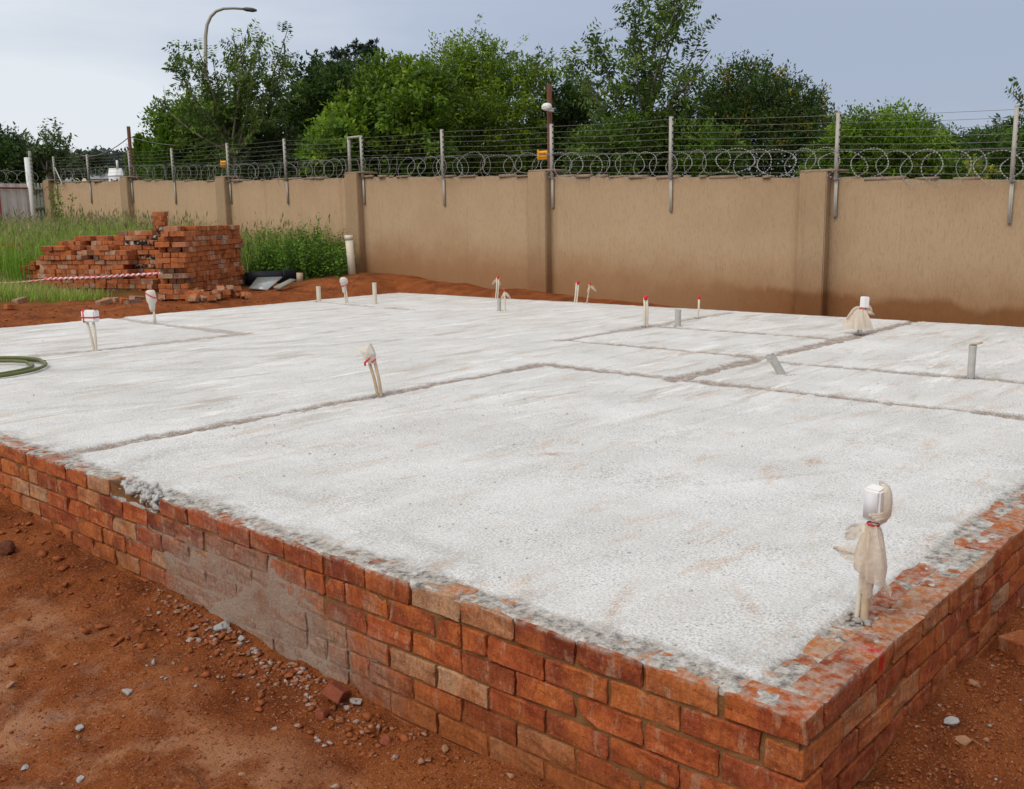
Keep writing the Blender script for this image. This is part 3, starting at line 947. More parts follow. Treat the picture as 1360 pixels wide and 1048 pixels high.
# ------------------------------------------------------------------ boundary wall
YW = [-6.0, 4.32, 8.80, 13.25, 17.58, 21.75, 26.0]     # pillars' near faces along the wall
def wtop(y):
    return float(np.interp(y, [-6, 2.13, 4.75, 9.42, 13.05, 17.5, 21.4, 25.6], [1.16, 1.50, 1.63, 1.835, 1.965, 2.06, 2.22, 2.315]))
wall = thing('boundary_wall', 'long tan scratch-plastered boundary wall with square pillars behind the slab', 'wall', (9.9, 8, 0))
def wpart(name, m_, mat):
    o = obj(name, m_, wall)
    o.location = (-9.9, -8, 0)
    return o
PW = 0.36
bounds = [(-6.0, YW[1])] + [(YW[i] + PW, YW[i + 1]) for i in range(1, len(YW) - 1)]
for (a, b) in bounds:
    m = 24
    yy = np.linspace(a, b, m)
    ragg = np.array([wtop(v) for v in yy])
    Vv = []
    for i, v in enumerate(yy):
        t_ = ragg[i] + (rb.random() - 0.5) * 0.012
        Vv += [(9.8, v, -1.0), (9.8, v, t_), (9.98, v, t_ + 0.008), (9.98, v, -1.0)]
    Q = []
    for i in range(m - 1):
        for k in range(3):
            Q.append((i * 4 + k, (i + 1) * 4 + k, (i + 1) * 4 + k + 1, i * 4 + k + 1))
    Q += [(0, 1, 2, 3), ((m - 1) * 4 + 3, (m - 1) * 4 + 2, (m - 1) * 4 + 1, (m - 1) * 4)]
    pm = MB().add(Vv, [q[::-1] for q in Q])
    wpart('wall_panel', pm.mesh('wall_panel', M_PLASTER), None)
    # ragged mortar ridge on the panel's top edge
    cm = MB()
    y = a + 0.02
    while y < b - 0.25:
        L = rb.uniform(0.08, 0.5)
        if rb.random() < 0.75:
            cm.box((9.815 + rb.uniform(-.012, .03), y + L / 2, wtop(y + L / 2) + 0.006 + rb.uniform(0, .012)), (rb.uniform(.03, .09), L, rb.uniform(.02, .045)),
                   np.array(Matrix.Rotation(rb.gauss(0, .06), 3, 'Z')))
        y += L + rb.uniform(0, .18)
    wpart('coping', cm.mesh('coping', M_COPING), None)
for i in range(1, len(YW)):
    y = YW[i]
    tp = wtop(y + 0.18) + 0.075
    bm = bmesh.new()
    bmesh.ops.create_cube(bm, size=1)
    bmesh.ops.scale(bm, vec=(0.38, PW, tp + 1.0), verts=bm.verts)
    bmesh.ops.translate(bm, vec=(9.87, y + PW / 2, (tp - 1.0) / 2), verts=bm.verts)
    bmesh.ops.bevel(bm, geom=list(bm.edges), offset=0.012, segments=2, affect='EDGES')
    me = bpy.data.meshes.new('pillar'); bm.to_mesh(me); bm.free(); me.materials.append(M_PLASTER)
    pl = wpart('pillar', me, None)
    cp = MB(); cp.box((9.90, y + PW / 2 - 0.05, tp + 0.012), (0.40, PW + 0.09, 0.03))
    o = obj('cap', cp.mesh('cap', M_COPING), pl)

# ------------------------------------------------------------------ electric fence on the wall
fence = thing('electric_fence', 'grey steel posts strung with thin electric wires along the top of the tan wall', 'electric fence', (9.76, 8, 1.6))
FOFF = (-9.76, -8, -1.6)
POSTS = [(-5.0, 0.75, 1.99), (-1.5, 0.89, 2.13), (2.24, 1.04, 2.29), (4.24, 1.14, 2.385), (6.618, 1.245, 2.523), (8.738, 1.338, 2.579), (11.10, 1.422, 2.666), (13.18, 1.493, 2.70),
         (15.51, 1.546, 2.80), (17.52, 1.605, 2.84), (19.75, 1.639, 2.865), (21.70, 1.718, 2.925), (23.83, 1.747, 2.955), (25.74, 1.95, 3.0)]
prev = None
NW = 9
def wire_z(p_, k):
    lo = wtop(p_[0]) + 0.07; hi = p_[2] - 0.035
    return lo + (hi - lo) * k / (NW - 1)
for p_ in POSTS:
    y, zb, zt = p_
    wt = wtop(y)
    mb = MB(); mb.box((9.765, y, (wt - 0.02 + zt) / 2), (0.042, 0.042, zt - wt + 0.02))
    mb.box((9.765, y, zt + 0.002), (0.046, 0.046, 0.006))
    po = obj('post', mb.mesh('post', M_GALV), fence); po.location = FOFF
    mb = MB(); mb.box((9.783, y + 0.008, (zb + wt + 0.02) / 2), (0.028, 0.026, wt + 0.02 - zb)); mb.box((9.775, y - 0.006, (zb + wt) / 2), (0.006, 0.03, wt - zb))
    obj('mounting_bar', mb.mesh('mounting_bar', M_GALV), po)
    mb = MB()
    for k in range(NW): mb.box((9.765, y - 0.028, wire_z(p_, k)), (0.022, 0.016, 0.022))
    tag(obj('insulators', mb.mesh('insulators', M_BLACK), po), kind='stuff')
mb = MB(); mb.box((9.80, 13.575, (2.04 + 2.71) / 2), (0.042, 0.042, 2.71 - 2.04))
po = obj('post', mb.mesh('post', M_GALV), fence); po.location = FOFF
mb = MB(); mb.box((9.785, 13.38, 2.695), (0.04, 0.36, 0.035))
po = obj('top_bar', mb.mesh('top_bar', M_GALV), fence); po.location = FOFF
mb = MB(); mb.tube([(9.77, 25.72, 2.72), (9.72, 25.3, 2.33), (9.70, 25.2, 2.22)], 0.016, 6)
po = obj('stay', mb.mesh('stay', M_GALV), fence); po.location = FOFF
for k in range(NW):
    pts = []
    for a_, b_ in zip(POSTS[:-1], POSTS[1:]):
        for f_ in (0, 0.5):
            zz = wire_z(a_, k) * (1 - f_) + wire_z(b_, k) * f_ - (0.012 if f_ else 0)
            pts.append((9.765, (a_[0] * (1 - f_) + b_[0] * f_) - 0.03, zz))
    pts.append((9.765, POSTS[-1][0] - 0.03, wire_z(POSTS[-1], k)))
    mb = MB(); mb.tube(pts, 0.0024, 4)
    po = obj('wire', mb.mesh('wire', M_WIRE), fence); po.location = FOFF

# razor wire: flat overlapping rings with blades
def ring_mesh(seed):
    rr = random.Random(seed)
    mb = MB()
    n = 36
    A, Bz = 0.27 * rr.uniform(0.94, 1.06), 0.175 * rr.uniform(0.95, 1.05)
    th = np.arange(n) * 2 * np.pi / n
    pts = np.stack([0.05 * np.cos(th) + 0.02 * np.sin(th), A * np.cos(th), Bz * np.sin(th) + 0.012 * np.sin(3 * th + rr.random() * 6)], -1)
    mb.tube(pts, 0.0013, 4, closed=True)
    for i in range(n):
        p0 = pts[i]; tg = pts[(i + 1) % n] - p0; tg /= np.linalg.norm(tg)
        nn = np.cross(tg, np.array([1.0, 0, 0])); nn /= np.linalg.norm(nn)
        mid = p0 + tg * 0.015
        for s_ in (1, -1):
            v = [mid - tg * 0.005, mid + tg * 0.005, mid + tg * 0.014 + s_ * nn * 0.0065, mid - tg * 0.014 + s_ * nn * 0.0065]
            v = [q + np.array([0.001 * s_, 0, 0]) for q in v]
            mb.add(v, [(0, 1, 2, 3)])
    return mb.mesh('ring', M_RAZOR)
RINGS = [ring_mesh(s_) for s_ in range(5)]
razor = thing('razor_wire', 'flat coil of overlapping razor wire rings running along the tan wall top', 'razor wire', (9.74, 8, 1.8))
y = -1.2
while y < 25.4:
    o = bpy.data.objects.new('ring', rb.choice(RINGS)); link(o, razor)
    sag = 0.02 * math.sin(y * 1.5)
    o.location = (0.01 * math.sin(y * 9) - 0.0, y - 8, wtop(y) + 0.165 + sag - 1.8 + rb.gauss(0, .014))
    o.rotation_euler = (rb.gauss(0, .10), rb.gauss(0, .06), rb.gauss(0, .2))
    k_ = rb.uniform(.86, 1.08); o.scale = (1, rb.uniform(.85, 1.12), k_)
    y += 0.285 * rb.uniform(0.84, 1.16)
mb = MB()
mb.tube([(-0.02, q - 8, wtop(q) + 0.345 - 1.8 - 0.02 * math.sin(q * 1.5) ** 2) for q in np.arange(-1.2, 25.6, 0.4)], 0.0022, 4)
mb.build('support_wire', M_RAZOR, razor)

# warning signs on the fence
def warn_sign(y, z, label):
    t_ = thing('warning_sign', label, 'sign', (9.735, y, z))
    m_ = MB(); m_.box((0, 0, 0), (0.006, 0.20, 0.135)); m_.box((0, 0.085, 0.078), (0.006, 0.03, 0.022))
    m_.build('plate', M_YELLOW, t_)
    m_ = MB()
    rr = random.Random(3)
    for zz, hh in ((0.03, .014), (0.008, .014), (-0.03, .010)):      # lines of small print, too small to read
        yy = 0.06
        while yy > -0.085:
            L = rr.uniform(.010, .03)
            m_.box((-0.004, yy - L / 2, zz), (0.002, L, hh)); yy -= L + .007
    m_.box((-0.004, 0.082, 0.045), (0.002, 0.014, 0.02))
    m_.build('print', M_INK, t_)
warn_sign(8.90, 2.13, 'yellow warning plate hung left of the fence post with the tall rusty pole')
warn_sign(17.66, 2.42, 'small orange warning plate on the fence in front of the airy left tree')

# rusty poles and the wire they carry
def rusty(px, top, depth, r_, label, sensor=False):
    a = at(px, top, depth)
    bz = g1(a[0], a[1]) - 0.3
    t_ = thing('rusty_pole', label, 'pole', (a[0], a[1], bz))
    m_ = MB(); m_.tube([(0, 0, 0), (0, 0, a[2] - bz)], r_, 8)
    m_.build('pole', M_RUST, t_)
    if sensor:
        q = at(726, 142, depth - 0.1)
        s_ = obj('motion_sensor', lump(0.06, 4, 3, (1.2, 1.5, 1), 0.1, M_WHITE), t_)
        s_.location = (q[0] - a[0], q[1] - a[1], q[2] - bz)
        m_ = MB(); m_.tube([(0, 0, 0), (0.10, -0.06, -0.03)], 0.012, 6); m_.tube([(0.02, 0, -.04), (0.11, -0.05, -0.06)], 0.02, 6)
        m_.build('bracket', M_WHITE, s_)
    return a
pa = rusty(729.5, 112, 15.5, 0.042, 'tall rusty pole with white sensor behind the yellow warning plate', True)
pb = rusty(170.5, 168, 24.0, 0.045, 'dark rusty pole carrying a drooping wire near the left wall end')
mb = MB()
q0 = at(100, 203, 40); q1 = pb - np.array([0, 0, 0.25]); q2 = at(275, 192, 24.5)
pts = [q0 * (1 - s_) + q1 * s_ - np.array([0, 0, 1.1 * s_ * (1 - s_)]) for s_ in np.linspace(0, 1, 14)] + \
      [q1 * (1 - s_) + q2 * s_ - np.array([0, 0, 0.4 * s_ * (1 - s_)]) for s_ in np.linspace(0.1, 1, 10)]
mb.tube(pts, 0.012, 5)
tag(mb.build('overhead_wire', M_WIRE), 'thin dark overhead wire drooping left from the rusty pole', 'wire')

# ------------------------------------------------------------------ gate corner at the far left
gate = thing('metal_gate', 'corrugated sheet metal gate with red steel frame at the far left', 'gate', (8.4, 26.5, 0.6))
bars = MB()
u = np.arange(-2.6, 0.95, 0.022)
prof = np.where((np.mod(u, 0.26) < 0.13), 0.0, 0.035)
Vv = [(a_, p_, z) for a_, p_ in zip(u, prof) for z in (-0.2, 1.72)]
Q = [(2 * i, 2 * i + 2, 2 * i + 3, 2 * i + 1) for i in range(len(u) - 1)]
MB().add(Vv, Q).build('sheet', M_SHEET, gate)
for (a_, b_) in (((-2.6, -0.05, 1.60), (0.94, -0.05, 1.60)), ((-2.6, -0.05, 0.62), (0.94, -0.05, 0.62)), ((0.17, -0.06, -0.1), (0.17, -0.06, 1.60)), ((0.94, -0.05, -0.1), (0.94, -0.05, 1.62))):
    m_ = MB(); m_.tube([a_, b_], 0.024, 6); m_.build('frame_bar', M_REDSTEEL, gate)
gp = thing('gate_post', 'tall white post with grey insulator bar between gate and slatted fence', 'post', (9.38, 26.45, 0.5))
m_ = MB(); m_.box((0, 0, 1.2), (0.11, 0.11, 2.6)); m_.build('post', M_WHITE, gp)
m_ = MB(); m_.box((0.075, -0.02, 2.1), (0.06, 0.06, 1.15))
for k in range(10): m_.box((0.075, -0.055, 1.6 + k * 0.105), (0.075, 0.02, 0.02))
m_.build('insulator_bar', M_GREYBOARD, gp)
sl = thing('slatted_fence', 'short grey slatted fence between the white post and the wall end', 'fence', (9.52, 26.7, 0.5))
for k in range(5):
    m_ = MB(); m_.box((k * 0.095, 0, 0.85), (0.05, 0.03, 2.0)); m_.build('slat', M_GREYBOARD, sl)
for z in (1.68, 1.18):
    m_ = MB(); m_.box((0.16, -0.05, z), (0.5, 0.06, 0.10)); m_.build('rail', M_GREYBOARD, sl)
m_ = MB(); m_.box((-0.03, -0.05, 0.5), (0.07, 0.07, 1.3)); m_.build('rail', M_RUST, sl)
rz2 = thing('razor_wire', 'short run of razor wire along the top of the corrugated gate', 'razor wire', (8.4, 26.48, 2.4))
for k in range(9):
    o = bpy.data.objects.new('ring', RINGS[k % 5]); link(o, rz2)
    o.location = (-1.2 + k * 0.27, 0, 0.08); o.rotation_euler = (0, 0, R(60))

# ------------------------------------------------------------------ loose bricks and stacks
SB = [brick_mesh(0.22, 0.106, 0.073, 60 + s_, M_SBRICK, 0, 0.005) for s_ in range(6)]
SBB = [brick_mesh(0.22, 0.106, 0.073, 80 + s_, M_BURNT, 0, 0.005) for s_ in range(3)]
SBP = [brick_mesh(0.22, 0.106, 0.073, 90 + s_, M_PALE, 0, 0.006) for s_ in range(3)]

def stack(name, label, org, yaw, H, burnt=None, jit=0.007, limit=298, skew=None):
    """H[i][j] number of courses on cell (i along the face, j back), cells 0.232 x 0.112"""
    t_ = thing(name, label, 'brick stack', (org[0], org[1], org[2]), yaw)
    H = np.array(H)
    ni, nj = H.shape
    st_ = []
    rr = random.Random(len(label))
    sg = -1 if skew == 'left' else 1
    for c in range(H.max()):
        bulge = 0.02 * math.sin(c * 0.9 + org[0]) + 0.015 * math.sin(c * 2.1)
        hd = (c % 3 == 1)
        if not hd:
            off = 0.116 if c % 2 else 0.0
            for i in range(ni):
                for j in range(nj):
                    if H[i, j] <= c: continue
                    ex = sum((j == 0 or H[i, j - 1] <= c, i == 0 or H[i - 1, j] <= c, i == ni - 1 or H[i + 1, j] <= c, H[i, j] == c + 1))
                    st_.append((ex + (2 if j == 0 else 0), (i + 0.5) * 0.232 + (off if i < ni - 1 else off * 0.4), (j + 0.5) * 0.112, c, 0, i, j, bulge))
        else:
            for i in range(ni):
                for j in range(0, nj, 2):
                    for s_ in (0, 1):
                        if H[i, j] <= c: continue
                        h2 = H[i, min(j + 1, nj - 1)]
                        ex = sum((j == 0 or H[i, j - 1] <= c, i == 0 or H[i - 1, j] <= c, i == ni - 1 or H[i + 1, j] <= c, H[i, j] == c + 1))
                        dep = 0.112 if h2 > c else 0.056
                        st_.append((ex + (2 if j == 0 else 0), (i + 0.25 + 0.5 * s_) * 0.232, j * 0.112 + dep, c, 90, i, j, bulge))
    st_.sort(key=lambda q: -q[0])
    rest = []
    for n_, (ex, u_, v_, c, rot, i, j, bl) in enumerate(st_):
        b_ = burnt and burnt(i, j, c)
        pool = SBB if b_ else (SBP if rr.random() < 0.05 else SB)
        me = rr.choice(pool)
        M = Matrix.Translation((sg * u_ + rr.gauss(0, jit * 0.5), v_ + rr.gauss(0, jit) - bl * (1 if j == 0 else 0.4), (c + 0.5) * 0.0755 + rr.gauss(0, .0012))) @ \
            Matrix.Rotation(R(rot) + rr.gauss(0, .035), 4, 'Z')
        if ex > 0 and n_ < limit:
            o_ = bpy.data.objects.new('brick', me); link(o_, t_); o_.matrix_local = M
        else:
            rest.append((me, M))
    if rest:
        joined('brick', rest, M_SBRICK, t_)
    return t_

# right-hand stack: near corner at (5.5,12.14), face runs 36 degrees off the slab's right edge
z0 = g1(6.3, 13.0) - 0.03
H2 = [[13, 13, 13, 12], [13, 14, 14, 13], [14, 14, 14, 14], [14, 14, 14, 14], [14, 14, 14, 14], [14, 14, 14, 14], [14, 14, 14, 14], [14, 14, 13, 13], [14, 13, 13, 13], [14, 14, 13, 13]]
stack('brick_stack', 'tall square stack of orange clay bricks right of the gap, by the rubble', (5.5, 12.14, z0), math.atan2(.595, .80), H2)
# left-hand stepped stack: face runs from (5.75,13.6) to the upper left
z1 = g1(5.4, 14.8) - 0.04
H1 = [[3, 3, 11, 12, 12, 12, 12, 12], [3, 4, 11, 13, 13, 13, 12, 12], [9, 9, 11, 12, 13, 13, 12, 12], [10, 11, 11, 12, 12, 13, 13, 12], [9, 11, 12, 12, 12, 13, 12, 12],
      [7, 9, 11, 11, 12, 12, 12, 12], [8, 10, 10, 12, 12, 12, 12, 12], [10, 10, 11, 11, 12, 12, 12, 11], [10, 10, 10, 11, 11, 11, 11, 11], [8, 10, 10, 10, 11, 11, 11, 10]]
stack('brick_stack', 'long stepped stack of orange bricks in tall grass behind the striped tape', (5.75, 13.6, z1), math.atan2(-.937, .349), H1,
      burnt=lambda i, j, c: (i < 2 and j >= 1 and c > 2 and (i * 5 + j * 3 + c * 7) % 5 < 2) or (i == 2 and j > 1 and c % 5 == 0), skew='left')
# low stack at its left end
p0 = at(58, 377, 16.6)
stack('brick_stack', 'low end stack of mixed orange and pale bricks at the stepped stack', (p0[0], p0[1], g1(p0[0], p0[1]) + 0.02), math.atan2(-.937, .349),
      [[5, 5, 5], [4, 5, 5]], skew='left', burnt=lambda i, j, c: False)
# three bricks set on top of the stepped stack
t_ = thing('brick_pile', 'few bricks piled on top of the stepped stack like a chimney', 'brick pile', (6.15, 13.95, z1 + 13 * 0.0755), R(20))
for k in range(4):
    o = bpy.data.objects.new('brick', SBB[0] if k == 0 else SB[k % 6]); link(o, t_)
    o.location = (0.01 * k, 0.01, 0.037 + k * 0.0755); o.rotation_euler = (0, 0, R([80, 100, 85, 96][k]))
# pale stack cut by the left frame edge
p0 = at(12, 352, 18.0)
stack('brick_stack', 'weathered pale brick stack at the left picture edge in the grass', (p0[0] + 0.1, p0[1] - 0.05, g1(p0[0], p0[1]) - 0.02), math.atan2(-.937, .349),
      [[7, 8, 8], [8, 8, 9], [8, 9, 9]], skew='left')

# loose bricks on the soil in front of the stacks
loose = [(182, 397, 20, 'SB', 'pale long brick lying flat against the foot of the stepped stack'),
         (165, 402, 70, 'SB', 'red brick lying on the soil left of the bagged pipe'),
         (176, 404, 10, 'SB', 'brick lying end-on beside another, left of the bagged pipe'),
         (147, 399, 120, 'SB', 'dark red brick half in the grass below the stepped stack'),
         (138, 404, 15, 'SBP', 'flat dusty brick at the edge of the low grass'),
         (27, 407, 30, 'SBP', 'broken orange lump of brick at the left grass edge'),
         (13, 411, 80, 'SB', 'small flat brick on bare soil nearest the left edge'),
         (1373, 880, 60, 'SB', 'dark brick cut by the right picture edge beside the plinth')]
for (px, py, a, pool, lab) in loose:
    q = ground_at(px, py)
    o = bpy.data.objects.new('loose_brick', rb.choice({'SB': SB, 'SBP': SBP}[pool])); link(o)
    o.location = (q[0], q[1], q[2] + 0.03); o.rotation_euler = (rb.gauss(0, .08), rb.gauss(0, .08), R(a))
    tag(o, lab, 'brick', 'loose bricks on the soil')
# heap of broken bricks at the foot of the tall stack
heap = []
for k in range(34):
    px = rb.uniform(254, 330); q = ground_at(px, 402 - (px - 254) * 0.10 - rb.uniform(0, 3))
    me = rb.choice(SB + SBP[:1])
    sc = rb.uniform(0.4, 0.8)
    heap.append((me, Matrix.Translation((q[0], q[1], q[2] + rb.uniform(0.01, 0.13))) @ Matrix.Rotation(rb.uniform(0, 6), 4, 'Z') @ Matrix.Rotation(rb.uniform(-.7, .7), 4, 'Y') @ Matrix.Scale(sc, 4, (1, 0, 0))))
t_ = thing('brick_rubble', 'heap of broken bricks at the foot of the tall brick stack', 'rubble', tuple(heap[0][1].translation))
for me, M in heap:
    o = bpy.data.objects.new('brick', me); link(o, t_)
    o.matrix_local = Matrix.Translation(-heap[0][1].translation) @ M
# broken pale blocks far left
for k, (px, py, lab) in enumerate([(4, 362, 'pale tan block leaning in grass at the left picture edge'), (16, 366, 'second tilted tan slab right of the leaning block'), (26, 369, 'broken tan slab lying nearest the low end stack'), (36, 380, 'rough pale block half hidden under the low end stack')]):
    q = at(px, py, 17.0); q[2] = g1(q[0], q[1]) + 0.10
    m_ = brick_mesh(0.36, 0.16, 0.09, 200 + k, M_PALE, 1, 0.012)
    o = obj('stone_block', m_); o.location = q; o.rotation_euler = (rb.uniform(-.5, .5), rb.uniform(-.6, .6), rb.uniform(0, 3))
    tag(o, lab, 'block')

# barrier tape twisted into a rope
A0 = at(228, 362, 15.25); A1 = at(62, 371, 15.8); A2 = at(-40, 376, 16.4)
pts = [A0 * (1 - s_) + A1 * s_ - np.array([0, 0, .05 * s_ * (1 - s_)]) for s_ in np.linspace(0, 1, 90)] + [A1 * (1 - s_) + A2 * s_ - np.array([0, 0, .12 * s_ * (1 - s_)]) for s_ in np.linspace(0.02, 1, 50)]
pts = np.array(pts)
rad = 0.024 + 0.009 * np.sin(np.arange(len(pts)) * 1.7)
rad[90:] *= 0.7
m_ = MB(); m_.tube(pts, rad, 8)
me = m_.mesh('barrier_tape', M_TAPEW, True)
me.materials.append(M_TAPEP)
mi = np.zeros(len(me.polygons), np.int32)
nq = (len(pts) - 1) * 8
q_ = np.arange(nq)
mi[:nq] = (((q_ // 8) + (q_ % 8)) % 4 < 2)
me.polygons.foreach_set('material_index', mi)
tag(obj('barrier_tape', me), 'red and white striped barrier tape stretched across the brick stacks', 'barrier tape')

# junk right of the stack
q = ground_at(362, 376)
m_ = MB()
c0 = at(332, 369, 16.4); c1 = at(394, 367, 16.9)
d = c1 - c0; d[2] = 0; L = np.linalg.norm(d); ang = math.atan2(d[1], d[0])
t_ = thing('plastic_trough', 'low dark plastic trough lying against the weeds right of the stack', 'trough', (c0[0], c0[1], g1(*c0[:2]) + 0.02), ang)
for (cx, cy, sx, sy, cz_, sz) in ((L / 2, 0, L, .02, .11, .22), (L / 2, .3, L, .02, .10, .2), (0, .15, .02, .28, .10, .2), (L, .15, .02, .28, .10, .2), (L / 2, .15, L - .03, .28, .02, .02), (L * .72, -.014, .03, .012, .11, .22)):
    m_.box((cx, cy, cz_), (sx, sy, sz))
m_.build('body', M_BLACK, t_)
def board(pts_px, th, mat, name, label, cat):
    P_ = np.array([at(*p_) for p_ in pts_px])
    n = np.cross(P_[1] - P_[0], P_[3] - P_[0]); n /= np.linalg.norm(n)
    Vv = np.concatenate([P_, P_ + n * th])
    c = Vv.mean(0)
    o_ = obj(name, MB().add(Vv - c, [(0, 1, 2, 3), (7, 6, 5, 4), (0, 4, 5, 1), (1, 5, 6, 2), (2, 6, 7, 3), (3, 7, 4, 0)]).mesh(name, mat)); o_.location = c
    return tag(o_, label, cat)
board([(331, 384, 15.5), (355, 386, 15.3), (375, 369, 15.9), (342, 370, 16.1)], 0.02, M_GLASS, 'glass_sheet', 'dusty grey sheet of glass leaning on the dark trough', 'glass sheet')
board([(363, 383, 15.3), (371, 385, 15.3), (393, 373, 15.8), (385, 372, 15.8)], 0.025, M_GREYBOARD, 'timber_board', 'grey-brown board leaning on the trough right of the glass', 'board')
q = at(398, 369, 16.5)
m_ = MB(); m_.box((0, 0, .06), (.10, .07, .17)); o = m_.build('timber_block', M_WOOD); o.location = (q[0], q[1], g1(q[0], q[1])); o.rotation_euler = (0, R(4), R(25))
tag(o, 'pale timber offcut standing at the right end of the trough', 'timber')

# ------------------------------------------------------------------ pipes through the slab
def rotm(ax, a): return np.array(Matrix.Rotation(a, 3, ax))
PITCHG = 'bagged electrical boxes on conduits'
def conduit(parent, a, b, r_=0.011, mat=None, name='conduit'):
    m_ = MB()
    a = np.array(a, float); b = np.array(b, float)
    mid = (a + b) / 2 + np.array([0.004, -0.003, 0])
    m_.tube([a - np.array([0, 0, 0.03]), a, mid, b], r_, 10)
    return m_.build(name, mat or M_PVC, parent, True)
def rbox(size, bev=0.006, mat=None, name='box'):
    bm = bmesh.new(); bmesh.ops.create_cube(bm, size=1); bmesh.ops.scale(bm, vec=size, verts=bm.verts)
    bmesh.ops.bevel(bm, geom=list(bm.edges), offset=bev, segments=2, affect='EDGES')
    me = bpy.data.meshes.new(name); bm.to_mesh(me); bm.free(); me.materials.append(mat or M_BOX)
    return me
def splash(parent, r_, seed):
    rr = random.Random(seed)
    it = []
    for _ in range(16):
        a_ = rr.uniform(0, 6.28); d_ = r_ * rr.uniform(.3, 1.15)
        it.append((shard(r_ * rr.uniform(.14, .42), rr.randint(0, 999), 11, None, 'c', (1, 1, .55)), Matrix.Translation((d_ * math.cos(a_), d_ * math.sin(a_), .001)) @ Matrix.Rotation(a_, 4, 'Z')))
    o_ = joined('mortar_collar', it, M_COLLAR, parent)
    del o_['kind']
def folds(seed, k=(3, 5, 8), a=(.22, .13, .07)):
    rr = random.Random(seed); ph = [rr.uniform(0, 6.28) for _ in k]
    def f(t, z, r_):
        return r_ * (1 + sum(a_ * math.sin(k_ * t + p_ + z * 9 * (i + 1)) for i, (k_, a_, p_) in enumerate(zip(k, a, ph))))
    return f
def flap(mb, root, out, up, L, W, seed, curl=0.4, wv=0.22):
    """a loose lobe of thin sheet growing from root"""
    rr = random.Random(seed)
    root = np.array(root, float); out = np.array(out, float); out /= np.linalg.norm(out); up = np.array(up, float)
    sd_ = np.cross(out, up); sd_ /= np.linalg.norm(sd_)
    n, m = 8, 7
    Vv = []
    for i in range(n):
        s_ = i / (n - 1)
        wd = W * (0.45 + 0.55 * math.sin(math.pi * (0.05 + 0.85 * s_))) * (1 if i < n - 1 else .72)
        for j in range(m):
            q = j / (m - 1) - 0.5
            Vv.append(root + out * L * s_ + up * (q * wd) + sd_ * (wv * W * math.sin(q * 9 + seed) * s_ + 0.02 * rr.gauss(0, .5) * s_) - np.array([0, 0, curl * L * s_ * s_]))
    mb.add(Vv, [(i * m + j, i * m + j + 1, (i + 1) * m + j + 1, (i + 1) * m + j) for i in range(n - 1) for j in range(m - 1)])

# near corner: white box, cream bag tied round its neck and hanging as a skirt
bx = thing('bagged_box', 'large white box tied in a hanging cream bag at the near slab corner', 'electrical box', (0.655, 0.125, -0.004), 0, PITCHG)
conduit(bx, (-.005, -.004, 0), (0.006, -.004, .29), .0115, M_PVCD)
conduit(bx, (-.004, .018, 0), (0.0, .010, .29), .0075, M_PVC)
splash(bx, .045, 5)
o = obj('box', rbox((.052, .054, .098)), bx); o.location = (0.012, -0.012, .355); o.rotation_euler = (R(3), R(-4), R(-6))
m_ = MB(); m_.box((0, 0, 0), (.002, .040, .080)); o2 = obj('cover_plate', m_.mesh('cover_plate', simple('grey_lid', (.70, .70, .73), .85, var=.05, spec=.1)), o); o2.location = (-.0268, 0, 0)
m_ = MB()
def fb(t, z, r_): return folds(31, (3, 7, 12), (.10, .13, .09))(t, z, r_)
m_.lathe([(.014, .296), (.017, .29), (.023, .276), (.029, .255), (.035, .228), (.040, .20), (.043, .175), (.044, .155), (.041, .140), (.038, .130)], 30, (0.008, -.012, 0), fb)
m_.lathe([(.026, .17), (.021, .14), (.018, .11), (.0165, .085), (.0145, .066)], 24, (0.002, -.004, 0), fb)
flap(m_, (0.006, .010, .268), (-.2, 1, -.05), (0, 0, 1), .055, .052, 3, .25, .05)
flap(m_, (0.002, .020, .178), (-.25, 1, -.05), (0, 0, 1), .075, .085, 8, .05, .06)
flap(m_, (0.008, -.035, .165), (.1, -.6, -1.2), (-.3, .8, .3), .055, .05, 9, .0, .15)
o_ = m_.build('bag_skirt', M_BAG, bx, False)
for v in o_.data.vertices:
    if v.co.z < .2: v.co.z += (v.co.y + .02) * .55 * min(1, (.2 - v.co.z) / .05)
for v in o_.data.vertices: v.co += Vector((rb.gauss(0, 1), rb.gauss(0, 1), rb.gauss(0, 1))) * .0012
for v in o_.data.polygons: v.use_smooth = (v.index % 3 > 0)
m_ = MB()
def fw(t, z, r_): return folds(77, (4, 7), (.07, .06))(t, z, r_)
m_.lathe([(.015, .292), (.030, .305), (.042, .325), (.046, .355), (.043, .385), (.036, .408), (.02, .418)], 22, (0.016, -.014, 0), fw, R(-128), R(12))
for k in range(3):
    a_ = [(-.024, -.03 + .01 * k, .315 + .006 * k), (0.0, -.044, .318 + .007 * k), (.03, -.05, .335 + .01 * k), (.045, -.03, .36 + .012 * k)]
    m_.tube(a_, .006, 6)
m_.build('bag_wrap', M_BAG, bx, True)
m_ = MB(); th = np.linspace(0, 2 * math.pi, 18, endpoint=False)
m_.tube(np.stack([.008 + .0165 * np.cos(th), -.012 + .0165 * np.sin(th), .294 + .002 * np.sin(th)], -1), .0028, 6, closed=True)
m_.build('tie', M_TAPE, bx)

